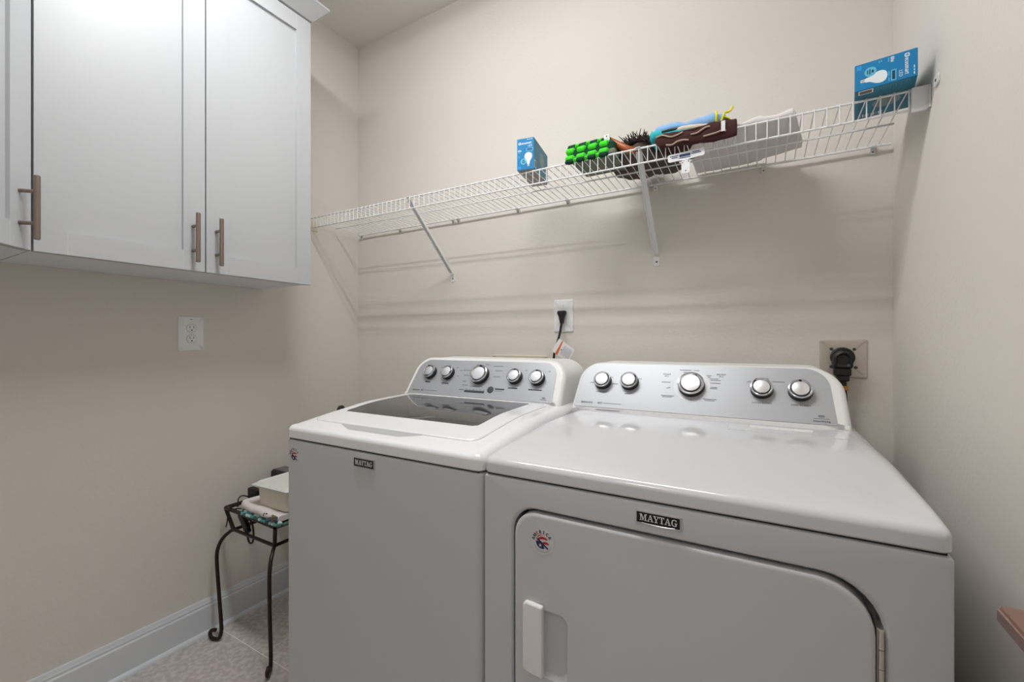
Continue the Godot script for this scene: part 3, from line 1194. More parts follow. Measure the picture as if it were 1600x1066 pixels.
func shelf():
	var t = thing("wire_shelf", "long white ventilated wire shelf across the back wall", "shelf", Vector3(1.1, 1.71, 0.0))
	var zfr = 0.31
	var lip = 0.045
	obj("back_rail", tube([Vector3(0.024, 1.7095, 0.017), Vector3(2.213, 1.7065, 0.017)], 0.0036, 8), M.wire, t)
	obj("middle_rod", tube([Vector3(0.03, 1.7125, 0.165), Vector3(2.190, 1.7045, 0.165)], 0.0026, 8), M.wire, t)
	obj("upper_front_rod", tube([Vector3(0.028, front_y(0.03), zfr), Vector3(1.1, front_y(1.1) + 0.001, zfr), Vector3(2.19, front_y(2.19), zfr)], 0.0029, 8), M.wire, t)
	obj("lower_front_rod", tube([Vector3(0.028, front_y(0.03) - lip, zfr), Vector3(1.1, front_y(1.1) - lip + 0.001, zfr), Vector3(2.19, front_y(2.19) - lip, zfr)], 0.0029, 8), M.wire, t)
	var n = 85
	for i in n + 1:
		var x = 0.032 + (2.186 - 0.032) * i / n
		var fy = front_y(x)
		var by = 1.7095 - 0.003 * x / 2.2
		var path = [Vector3(x, by + 0.005, 0.0135), Vector3(x, by + 0.0052, 0.03), Vector3(x, fy + 0.0036, zfr - 0.002), Vector3(x, fy + 0.002, zfr + 0.0034), Vector3(x, fy - 0.004, zfr + 0.0042), Vector3(x, fy - lip - 0.002, zfr + 0.0042)]
		obj("cross_wire", tube(path, 0.0015, 6), M.wire, t)

	# sloping braces: folded strip, hook over the front rod, foot screwed to the wall
	for b in [[0.655, 0.643, 1.4385, "left sloping white shelf brace with its foot above the washer"], [1.5745, 1.5655, 1.4335, "right sloping white shelf brace with its foot above the dryer"]]:
		var br = thing("shelf_brace", b[3], "bracket", Vector3(b[0], 1.44, 0.0), "sloping braces under the wire shelf")
		var top = Vector3(b[0], front_y(b[0]) - 0.006, 0.3025)
		var foot = Vector3(b[1], b[2] + 0.020, 0.005)
		var d = (foot - top).normalized()
		var side = Vector3.RIGHT
		var nrm = d.cross(side).normalized()
		# U channel
		var u = [Vector2(-0.0085, -0.004), Vector2(0.0085, -0.004), Vector2(0.0085, 0.006), Vector2(0.0070, 0.006), Vector2(0.0070, -0.0022), Vector2(-0.0070, -0.0022), Vector2(-0.0070, 0.006), Vector2(-0.0085, 0.006)]
		var s = soup(20.0)
		s.loft([put(u, top, side, nrm), put(u, foot - d * 0.004, side, nrm)], false, false)
		obj("hook", block(top + Vector3(0, 0.0085, 0.006), Vector3(0.0145, 0.0022, 0.018), 0.0006), M.brace, br)
		obj("strut", s, M.brace, br)
		var f = obj("foot_plate", plate(rr(0.021, 0.034, 0.002, 2), Vector3(b[1], b[2], 0.0002), Vector3.RIGHT, Vector3.UP, 0.0022, 0.0006, 1), M.wire, br)
		obj("screw", lathe([[0, 0], [0.0034, 0], [0.0032, 0.0012], [0.0, 0.0016]], Vector3(b[1], b[2] - 0.002, 0.0022), Vector3(0, 0, 1), 14), M.screw, f)

	# wall clips under the back rail
	var clip0: Node3D
	var names = ["in the left room corner", "left of the left brace's foot", "left one of the pair behind the left brace", "right one of the pair behind the left brace", "right of the left brace, before the upright box", "between the upright box and the right brace", "left one of the pair behind the right brace", "right one of the pair behind the right brace", "below the white cloth", "nearest the right wall"]
	var xs = [0.0371, 0.3158, 0.6506, 0.6802, 0.9949, 1.2232, 1.5356, 1.5627, 1.8999, 2.1746]
	for i in xs.size():
		var by = 1.7095 - 0.003 * xs[i] / 2.2
		var label = "small plastic clip under the shelf, " + names[i]
		if i == 0:
			clip0 = thing("shelf_clip", label, "clip", Vector3(xs[i], by, 0), "wall clips along the shelf's back rail")
			var s = soup(30.0)
			var prof = []
			for k in 13:
				var a = deg_to_rad(-150 + k * 25.0)
				prof.append(Vector2(0.017 + cos(a) * 0.0062, sin(a) * 0.0062))
			prof.append(Vector2(0.0, 0.008))
			prof.append(Vector2(0.0, -0.017))
			prof.append(Vector2(0.006, -0.018))
			prof.append(Vector2(0.010, -0.010))
			var a0 = put(prof, Vector3(-0.0055, 0, 0.0), Vector3(0, 0, 1), Vector3.UP)
			var a1 = put(prof, Vector3(0.0055, 0, 0.0), Vector3(0, 0, 1), Vector3.UP)
			s.loft([a0, a1])
			obj("hook", s, M.clip, clip0, true)
			obj("pin", lathe([[0, 0], [0.0028, 0], [0.0024, 0.0015], [0, 0.002]], Vector3(0, -0.012, 0.0075), Vector3(0, -0.35, 1), 12), M.screw, clip0, true)
		else:
			dup(clip0, Vector3(xs[i], by, 0), label)

	# brackets at both ends
	var e = thing("shelf_end_bracket", "grey white plastic end bracket holding the shelf to the right wall", "bracket", Vector3(RW, 1.69, 0.31))
	var out = []
	for p in rr(0.0325, 0.056, [0.014, 0.003, 0.003, 0.003], 5):
		out.append(p)
	obj("front_plate", plate(out, Vector3(2.2045, 1.690, 0.316), Vector3.RIGHT, Vector3.UP, 0.006, 0.002, 2), M.endcap, e)
	obj("wall_flange", slab(RW - 0.0040, RW - 0.0003, 1.666, 1.716, 0.300, 0.326), M.endcap, e)
	var ear = obj("ear", plate(rr(0.026, 0.022, 0.006, 4), Vector3(RW - 0.0003, 1.703, 0.365), Vector3(0, 0, 1), Vector3.UP, 0.0035, 0.001, 2), M.endcap, e)
	obj("screw", lathe([[0, 0], [0.003, 0], [0.003, 0.001], [0, 0.0015]], Vector3(RW - 0.0038, 1.703, 0.367), Vector3.LEFT, 12), M.screw, ear)
	var e2 = thing("shelf_end_bracket", "beige end bracket holding the shelf to the left wall beside the cabinet", "bracket", Vector3(0, 1.70, 0.31))
	obj("front_plate", plate(rr(0.027, 0.052, 0.003, 3), Vector3(0.0145, 1.706, 0.306), Vector3.RIGHT, Vector3.UP, 0.006, 0.002, 2), M.cap, e2)
	obj("wall_flange", slab(0.0003, 0.004, 1.682, 1.730, 0.25, 0.308), M.cap, e2)


# ============================================================ on the shelf
func bulb_box(label) -> Node3D:
	var W = 0.0605
	var H = 0.108
	var D = 0.165
	var b = thing("light_bulb_box", label, "box", Vector3.ZERO, "blue light bulb boxes on the wire shelf")
	# carton: sides of one piece, folded flaps top and bottom
	obj("carton", block(Vector3(0, H / 2, 0), Vector3(W, H - 0.001, D), 0.0006, 0.0008, 2), M.blue_box, b, true)
	var side = obj("side_panel", block(Vector3(W / 2, H / 2, -0.0005), Vector3(0.0008, H - 0.003, D - 0.003), 0.0002, 0.0004, 1), M.teal_box, b, true, "darker teal side of the carton")
	obj("bottom_flap", block(Vector3(0, 0.0003, 0.0), Vector3(W - 0.002, 0.0008, D - 0.003), 0.0002, 0.0004, 1), M.card, b, true, "bare grey cardboard bottom flap")
	obj("top_flap", block(Vector3(0, H - 0.0003, 0.0), Vector3(W - 0.002, 0.0008, D - 0.003), 0.0002, 0.0004, 1), M.teal_box, b, true)
	var z = D / 2 + 0.0001
	var f = Vector3(0, 0, z)
	var X = Vector3.RIGHT
	var Y = Vector3.UP
	# front print
	lettering("ecosmart", f + Vector3(0.0035, 0.0905, 0), X, Y, 0.0068, M.print_white, b, "Droid Sans", 0.036, 700, 0.0003, "lettering", true)
	obj("logo_mark", plate(rr(0.0085, 0.0085, 0.0025, 3), f + Vector3(-0.0205, 0.0908, 0), X, Y, 0.0003, 0.0001, 1), M.print_white, b, true)
	lettering("e", f + Vector3(-0.0205, 0.0908, 0.0003), X, Y, 0.0055, M.blue_box, b, "Droid Sans", 0.0, 700, 0.0002, "lettering", true)
	lettering("LED", f + Vector3(0.0165, 0.0805, 0), X, Y, 0.0062, M.print_white, b, "Droid Sans", 0.0135, 400, 0.0003, "lettering", true)
	lettering("60w", f + Vector3(-0.0205, 0.0665, 0), X, Y, 0.0065, M.print_white, b, "Droid Sans", 0.012, 700, 0.0003, "lettering", true)
	for k in [[0.003, 0.0275, 0.0685, 0.009, M.print_pale], [0.0055, 0.025, 0.0685, 0.0052, M.print_dark]]:
		obj("print_frame", plate(rr(k[1] - k[0], k[3], 0.0006, 2), f + Vector3((k[0] + k[1]) / 2, k[2], 0.0 if k[4] == M.print_pale else 0.0002), X, Y, 0.0002, 0.00005, 1), k[4], b, true)
	for k in [[0.006, 0.012, 0.1025], [0.014, 0.018, 0.1025], [0.020, 0.0255, 0.1025], [0.004, 0.015, 0.0605], [0.018, 0.026, 0.0605], [-0.026, -0.017, 0.0600], [-0.026, -0.021, 0.0480], [-0.026, -0.0205, 0.0440]]:
		obj("print_line", plate(rr(k[1] - k[0], 0.0018, 0.0002, 1), f + Vector3((k[0] + k[1]) / 2, k[2], 0), X, Y, 0.0002, 0.00005, 1), M.print_white if k[2] > 0.1 else M.print_pale, b, true)
	var bulb = []
	for p in [[0.0, 0.0], [0.0028, 0.0], [0.0034, 0.002], [0.0034, 0.0075], [0.0048, 0.010], [0.0056, 0.016], [0.0085, 0.021], [0.0120, 0.0265], [0.0138, 0.033], [0.0132, 0.039], [0.0105, 0.0435], [0.006, 0.0462], [0.0, 0.047]]:
		bulb.append(Vector2(p[0], p[1]))
	var left = bulb.duplicate()
	left.reverse()
	for p in left:
		if p.x > 0.0:
			bulb.append(Vector2(-p.x, p.y))
	obj("bulb_picture", plate(bulb, f + Vector3(0.0105, 0.011, 0.0002), X, Y, 0.0003, 0.00005, 1), M.print_white, b, true)
	obj("bulb_base_picture", plate(rr(0.0050, 0.006, 0.0006, 2), f + Vector3(0.0105, 0.0150, 0.0005), X, Y, 0.0002, 0.00005, 1), M.print_beige, b, true)
	obj("round_badge", plate(rr(0.0215, 0.0215, 0.0107, 8), f + Vector3(-0.0065, 0.0285, 0.0003), X, Y, 0.0004, 0.00005, 1), M.print_pale, b, true)
	for k in [[-0.0095, -0.0035, 0.0325, 0.004], [-0.0125, -0.0005, 0.0275, 0.0022], [-0.011, -0.002, 0.0235, 0.002]]:
		obj("print_line", plate(rr(k[1] - k[0], k[3], 0.0002, 1), f + Vector3((k[0] + k[1]) / 2, k[2], 0.0007), X, Y, 0.0002, 0.00005, 1), M.print_dark, b, true)
	obj("print_square", plate(rr(0.0105, 0.009, 0.0005, 1), f + Vector3(-0.0215, 0.0085, 0), X, Y, 0.0002, 0.00005, 1), mat([40, 150, 226], 0.45), b, true)
	# side print: barcode label by the front, small text, a pale picture
	var sx = Vector3(0, 0, -1)
	var s0 = Vector3(W / 2 + 0.0003, 0, D / 2)
	obj("barcode_label", plate(rr(0.020, 0.027, 0.0004, 1), s0 + sx * 0.0135 + Y * 0.0205, sx, Y, 0.0003, 0.00005, 1), M.print_white, side, true)
	obj("barcode", plate(rr(0.0135, 0.022, 0.0002, 1), s0 + sx * 0.0140 + Y * 0.0205 + X * 0.0003, sx, Y, 0.0002, 0.00005, 1), mat([120, 96, 88], 0.6), side, true)
	for k in 14:
		var w = 0.005 + 0.014 * absf(sin(k * 1.7 + 0.4))
		obj("print_line", plate(rr(w, 0.0012, 0.0002, 1), s0 + sx * (0.004 + w / 2) + Y * (0.0385 + k * 0.0044), sx, Y, 0.0002, 0.00005, 1), M.print_teal, side, true)
	obj("side_picture", plate(rr(0.052, 0.052, 0.024, 6), s0 + sx * 0.092 + Y * 0.060, sx, Y, 0.0002, 0.00005, 1), mat([132, 152, 154], 0.6), side, true)
	for k in 9:
		obj("bar_line", plate(rr(0.016, 0.0014 + 0.001 * (k % 3), 0.0001, 1), s0 + sx * 0.148 + Y * (0.012 + k * 0.0052), sx, Y, 0.0002, 0.00005, 1), M.print_white if k % 2 else M.print_beige, side, true)
	return b


func shelf_things():
	var deck = 1.7205
	var b1 = bulb_box("small blue light bulb box standing upright on the left half of the wire shelf")
	b1.position = Vector3(1.1845, 1.7285, 0.2385)
	b1.rotation.y = 0.16
	var b2 = dup(b1, Vector3(2.0935, 1.7235 + 0.0303, 0.2695), "blue light bulb box lying on its side at the shelf's right end by the wall")
	# lying: its top points right, its front still looks into the room
	b2.basis = Basis(Vector3.UP, -0.142) * Basis(Vector3(0, 0, 1), -PI / 2)

	# green chenille mop pad
	var mp = thing("mop_pad", "bright green and dark green chenille mop pad lying on the wire shelf", "mop pad", Vector3(1.42, 1.722, 0.24))
	obj("backing", block(Vector3(1.430, 1.733, 0.236), Vector3(0.150, 0.020, 0.15), 0.005, 0.01, 3), M.mop_under, mp, false, "grey green underside of the pad")
	var core = soup(40.0)
	core.add(block(Vector3(1.424, 1.752, 0.236), Vector3(0.158, 0.044, 0.146), 0.012, 0.016, 3))
	obj("pad_core", core, M.forest, mp)
	for i in 4:
		for r in 3:
			var x = 1.356 + i * 0.0375
			var col = M.lime if r != 1 or i == 9 else M.lime
			for k in 4:
				var zz = 0.300 - k * 0.042
				if r < 2 and k > 0:
					continue
				var c = [Vector3(x, 1.7350, 0.308), Vector3(x, 1.7600, 0.303), Vector3(x, 1.7770, zz - 0.012)][r]
				var m = M.lime if r != 2 else (M.forest if k == 0 else M.lime)
				var tuft = soup(50.0)
				tuft.add(tube([c + Vector3(-0.0150, -0.001, 0), c + Vector3(-0.011, 0, 0), c + Vector3(0.011, 0.001, 0), c + Vector3(0.0150, 0.0, 0)], [0.006, 0.0112, 0.0112, 0.006], 10))
				obj("tuft", tuft, m, mp)
		var xx = 1.356 + i * 0.0375
		obj("tuft", tube([Vector3(xx - 0.0150, 1.7255, 0.3095), Vector3(xx - 0.010, 1.7255, 0.3120), Vector3(xx + 0.010, 1.7255, 0.3120), Vector3(xx + 0.0150, 1.7255, 0.3095)], [0.004, 0.0085, 0.0085, 0.004], 10), M.forest, mp)
		if i < 3:
			for q in [[1.7265, 0.309], [1.7785, 0.292]]:
				obj("tuft", tube([Vector3(xx + 0.014, q[0] - 0.004, q[1]), Vector3(xx + 0.0187, q[0], q[1] + 0.006), Vector3(xx + 0.0235, q[0] + 0.004, q[1])], [0.005, 0.0075, 0.005], 8), M.lime, mp)
	obj("white_tag", block(Vector3(1.474, 1.779, 0.296), Vector3(0.020, 0.026, 0.006), 0.002, 0.003, 2), M.white_tag, mp)
	obj("tag_print", plate(rr(0.004, 0.004, 0.001, 2), Vector3(1.474, 1.786, 0.299), Vector3.RIGHT, Vector3.UP, 0.0004, 0.0001, 1), M.ink, mp)
	obj("end_fold", cloth([[1.485, 0.17, 0.292, 1.724, 1.776], [1.497, 0.16, 0.280, 1.724, 1.760], [1.508, 0.16, 0.262, 1.7245, 1.738]], 0.6, 0.003, 5), M.forest, mp)

	# duster: wooden handle, dark strands
	var du = thing("duster", "dark brown fluffy duster with an orange-brown wooden handle on the shelf", "duster", Vector3(1.56, 1.722, 0.17))
	var hd = [Vector3(1.4705, 1.7850, 0.276), Vector3(1.4760, 1.7815, 0.276), Vector3(1.505, 1.7605, 0.278), Vector3(1.535, 1.7395, 0.279), Vector3(1.560, 1.7345, 0.262)]
	var hm = obj("handle", tube(smooth_path(hd, 5), [0.004] + [0.0095, 0.0100, 0.0102, 0.0103, 0.0104, 0.0105, 0.0106, 0.0106, 0.0107, 0.0107, 0.0108, 0.0108, 0.0109, 0.0109, 0.011, 0.011, 0.011, 0.0105, 0.010, 0.009], 14), M.wood, du, false, "orange-brown wooden handle with a hole")
	obj("hole", tube([Vector3(1.4830, 1.7760, 0.2845), Vector3(1.4830, 1.7768, 0.2870)], 0.0032, 10), M.slot, hm)
	obj("head", cloth([[1.455, 0.12, 0.20, 1.724, 1.730], [1.49, 0.05, 0.235, 1.7235, 1.752], [1.53, 0.03, 0.245, 1.7235, 1.777], [1.58, 0.03, 0.245, 1.7235, 1.777], [1.605, 0.04, 0.22, 1.7235, 1.755], [1.66, 0.05, 0.20, 1.7235, 1.735]], 0.9, 0.012, 11), M.fluff_under, du)
	var st = soup(60.0)
	for i in 1500:
		var x = rng.randf_range(1.478, 1.618)
		var z = rng.randf_range(0.06, 0.250)
		var lift = max(1.0 - pow(abs(x - 1.552) / 0.085, 2.0), 0.0)
		var y = 1.730 + 0.044 * lift
		var a = rng.randf_range(0, TAU)
		var d = Vector3(cos(a) * 0.9, rng.randf_range(0.25, 1.5), sin(a)).normalized()
		var l = rng.randf_range(0.018, 0.040)
		var p = Vector3(x, y, z)
		var bend = Vector3(rng.randf_range(-1, 1), rng.randf_range(-0.9, 0.3), rng.randf_range(-1, 1)) * 0.010
		st.add(tube([p, p + d * l * 0.55 + bend * 0.3, p + d * l + bend], [0.0026, 0.0022, 0.0008], 3))
	var strands = obj("strands", st, M.fluff, du)
	strands.set_meta("kind", "stuff")

	# brown cloth with pale edging, drooping over the front rod
	var bc = thing("brown_cloth", "folded dark brown terry cloth with pale edging, lowest of the cloth pile", "cloth", Vector3(1.73, 1.71, 0.24))
	obj("fabric", cloth([[1.626, 0.20, 0.312, 1.7260, 1.7310], [1.640, 0.16, 0.322, 1.7280, 1.7390], [1.70, 0.13, 0.324, 1.7312, 1.7390], [1.765, 0.12, 0.324, 1.7325, 1.7420], [1.80, 0.12, 0.324, 1.7335, 1.7430], [1.836, 0.15, 0.322, 1.7355, 1.7420]], 0.9, 0.004, 21), M.brown, bc)
	obj("front_fold", cloth([[1.627, 0.3215, 0.332, 1.7195, 1.7265], [1.636, 0.3215, 0.337, 1.7080, 1.7345], [1.655, 0.3215, 0.341, 1.6985, 1.7380], [1.693, 0.3215, 0.342, 1.6930, 1.7330], [1.730, 0.3215, 0.341, 1.6890, 1.7270], [1.758, 0.3215, 0.341, 1.6862, 1.7330], [1.775, 0.3215, 0.341, 1.6860, 1.7380], [1.798, 0.3215, 0.340, 1.6865, 1.7370], [1.830, 0.3215, 0.339, 1.6872, 1.7360], [1.838, 0.3215, 0.336, 1.6890, 1.7330]], 0.9, 0.005, 23), M.brown, bc)
	for e in [[Vector3(1.632, 1.7295, 0.3360), Vector3(1.650, 1.7300, 0.3410), Vector3(1.672, 1.7195, 0.3435), Vector3(1.690, 1.7205, 0.3435), Vector3(1.705, 1.7260, 0.3420)],
			[Vector3(1.660, 1.7000, 0.3420), Vector3(1.676, 1.6965, 0.3430), Vector3(1.690, 1.7020, 0.3440), Vector3(1.706, 1.7030, 0.3440), Vector3(1.720, 1.7000, 0.3430)],
			[Vector3(1.725, 1.7145, 0.3420), Vector3(1.742, 1.7150, 0.3420), Vector3(1.762, 1.7250, 0.3410), Vector3(1.774, 1.7250, 0.3410)],
			[Vector3(1.757, 1.7020, 0.3410), Vector3(1.790, 1.7045, 0.3410), Vector3(1.806, 1.7090, 0.3400), Vector3(1.812, 1.7040, 0.3400)]]:
		obj("edging", tube(smooth_path(e, 6), 0.0022, 6), M.brown_trim, bc, false, "pale stitched edging")
	obj("white_label", block(Vector3(1.806, 1.7180, 0.3420), Vector3(0.010, 0.028, 0.0012), 0.0003, 0.0006, 1), M.white_tag, bc)

	# teal and cream cloth between
	var tc = thing("teal_cloth", "folded teal and cream cloth in the middle of the cloth pile", "cloth", Vector3(1.68, 1.745, 0.22))
	obj("fabric", cloth([[1.603, 0.16, 0.285, 1.7480, 1.7680], [1.612, 0.13, 0.297, 1.7440, 1.7720], [1.64, 0.12, 0.300, 1.7420, 1.7680], [1.68, 0.12, 0.302, 1.7400, 1.7600], [1.72, 0.12, 0.312, 1.7340, 1.7440], [1.746, 0.13, 0.318, 1.7330, 1.7400]], 0.8, 0.003, 31), M.teal_cloth, tc)
	obj("cream_fold", cloth([[1.672, 0.13, 0.302, 1.7560, 1.7600], [1.70, 0.13, 0.306, 1.7480, 1.7600], [1.735, 0.14, 0.304, 1.7430, 1.7590], [1.766, 0.15, 0.296, 1.7440, 1.7570]], 0.8, 0.004, 33), M.cream, tc, false, "cream layer of the cloth")
	obj("dark_fold", cloth([[1.640, 0.13, 0.303, 1.7575, 1.7615], [1.665, 0.13, 0.304, 1.7555, 1.7615], [1.685, 0.13, 0.303, 1.7540, 1.7600]], 0.8, 0.001, 34), M.fluff, tc)

	# light blue glove or mitt with yellow piping on top
	var gl = thing("blue_mitt", "light blue cloth mitt with yellow piping on top of the cloth pile", "mitt", Vector3(1.70, 1.765, 0.2))
	obj("fabric", cloth([[1.611, 0.16, 0.268, 1.7690, 1.7810], [1.622, 0.12, 0.282, 1.7660, 1.7870], [1.65, 0.11, 0.287, 1.7640, 1.7880], [1.68, 0.10, 0.287, 1.7625, 1.7880], [1.705, 0.10, 0.285, 1.7600, 1.7810], [1.74, 0.10, 0.282, 1.7575, 1.7880], [1.782, 0.10, 0.280, 1.7540, 1.7950]], 1.0, 0.004, 41), M.sky_cloth, gl)
	obj("cuff", cloth([[1.782, 0.12, 0.276, 1.7560, 1.7910], [1.80, 0.13, 0.274, 1.7570, 1.7860], [1.808, 0.14, 0.272, 1.7600, 1.7810]], 0.9, 0.003, 43), M.sky_cloth, gl)
	obj("piping", tube(smooth_path([Vector3(1.781, 1.7955, 0.21), Vector3(1.782, 1.7945, 0.268), Vector3(1.785, 1.781, 0.2825), Vector3(1.7845, 1.764, 0.2815), Vector3(1.786, 1.7545, 0.270)], 6), 0.0030, 8), M.yellow, gl, false, "yellow piping")
	obj("piping", tube(smooth_path([Vector3(1.7925, 1.7600, 0.282), Vector3(1.796, 1.7585, 0.281), Vector3(1.801, 1.7720, 0.279), Vector3(1.806, 1.7830, 0.276), Vector3(1.8155, 1.7855, 0.272), Vector3(1.8205, 1.7920, 0.268), Vector3(1.8245, 1.8000, 0.266)], 6), 0.0030, 8), M.yellow, gl, false, "yellow piping")
	obj("piping", tube(smooth_path([Vector3(1.803, 1.7720, 0.277), Vector3(1.811, 1.7690, 0.276), Vector3(1.8175, 1.7640, 0.275)], 6), 0.0024, 8), M.yellow, gl, false, "yellow piping")
	obj("lining", cloth([[1.803, 0.20, 0.272, 1.7560, 1.7720], [1.812, 0.20, 0.274, 1.7570, 1.7690], [1.820, 0.22, 0.272, 1.7600, 1.7650]], 0.8, 0.003, 47), M.olive, gl, false, "grey green lining of the mitt")

	# white cloth spread on the deck
	var wc = thing("white_cloth", "white cloth spread on the right half of the wire shelf", "cloth", Vector3(1.85, 1.722, 0.17))
	obj("fabric", cloth([[1.700, 0.008, 0.20, 1.7235, 1.7275], [1.74, 0.008, 0.290, 1.7230, 1.7290], [1.80, 0.008, 0.302, 1.7235, 1.7300], [1.838, 0.010, 0.305, 1.7235, 1.7318], [1.88, 0.015, 0.305, 1.7240, 1.7400], [1.893, 0.02, 0.304, 1.7240, 1.7400], [1.90, 0.03, 0.304, 1.7240, 1.7370], [1.93, 0.04, 0.304, 1.7235, 1.7370], [1.958, 0.05, 0.304, 1.7235, 1.7440], [1.966, 0.055, 0.302, 1.7230, 1.7420], [1.972, 0.060, 0.290, 1.7230, 1.7300], [1.985, 0.065, 0.20, 1.7230, 1.7265], [1.998, 0.070, 0.115, 1.7230, 1.7250]], 0.5, 0.003, 51), M.white_cloth, wc)

	# hanging T-shaped card on the front rod
	var ht = thing("hang_card", "white T-shaped plastic card hanging on the shelf's front rod", "card", Vector3(1.71, 1.67, 0.32))
	var oc = Vector3(1.7095, 1.668, 0.3205)
	var tp = [Vector2(-0.048, -0.009), Vector2(-0.044, -0.0125), Vector2(-0.0135, -0.0125), Vector2(-0.0115, -0.0150), Vector2(-0.0115, -0.047), Vector2(-0.009, -0.0505), Vector2(0.0085, -0.0505), Vector2(0.011, -0.047), Vector2(0.011, -0.0150), Vector2(0.013, -0.0115), Vector2(0.0450, -0.0095), Vector2(0.049, -0.006), Vector2(0.049, 0.010), Vector2(0.046, 0.0125), Vector2(-0.045, 0.0090), Vector2(-0.048, 0.006)]
	obj("card", plate(tp, oc, Vector3.RIGHT, Vector3.UP, 0.0016, 0.0003, 1), M.hang_tag, ht)
	var fz = oc + Vector3(0, 0, 0.0016)
	obj("blue_print", plate(rr(0.029, 0.0072, 0.0004, 1), fz + Vector3(-0.002, 0.0010, 0), Vector3.RIGHT, Vector3.UP, 0.0003, 0.0001, 1), M.navy, ht)
	for k in [[-0.042, -0.020, 0.003], [-0.038, -0.022, -0.0015], [0.017, 0.036, 0.0055], [0.015, 0.040, 0.0015], [-0.0165, 0.0125, -0.0055]]:
		obj("print_line", plate(rr(k[1] - k[0], 0.0024, 0.0002, 1), fz + Vector3((k[0] + k[1]) / 2, k[2], 0), Vector3.RIGHT, Vector3.UP, 0.0003, 0.0001, 1), M.navy, ht)
	for k in [[-0.0085, -0.0195], [0.0075, -0.0180], [0.000, -0.0430]]:
		obj("hole", lathe([[0, 0], [0.0016, 0], [0.0016, 0.0004], [0, 0.0004]], fz + Vector3(k[0], k[1], 0), Vector3(0, 0, 1), 12), M.slot, ht)


# ============================================================ outlets, plugs, cords
func wall_plate(o, ux, w, h, parent, m):
	var outl = rr(w, h, 0.004, 3)
	var s = soup(30.0)
	var n = ux.cross(Vector3.UP)
	s.loft([put(outl, o + n * 0.0002, ux, Vector3.UP), put(outl, o + n * 0.002, ux, Vector3.UP), put(inset(outl, 0.002), o + n * 0.0046, ux, Vector3.UP), put(inset(outl, 0.006), o + n * 0.0058, ux, Vector3.UP)])
	return obj("cover_plate", s, m, parent)


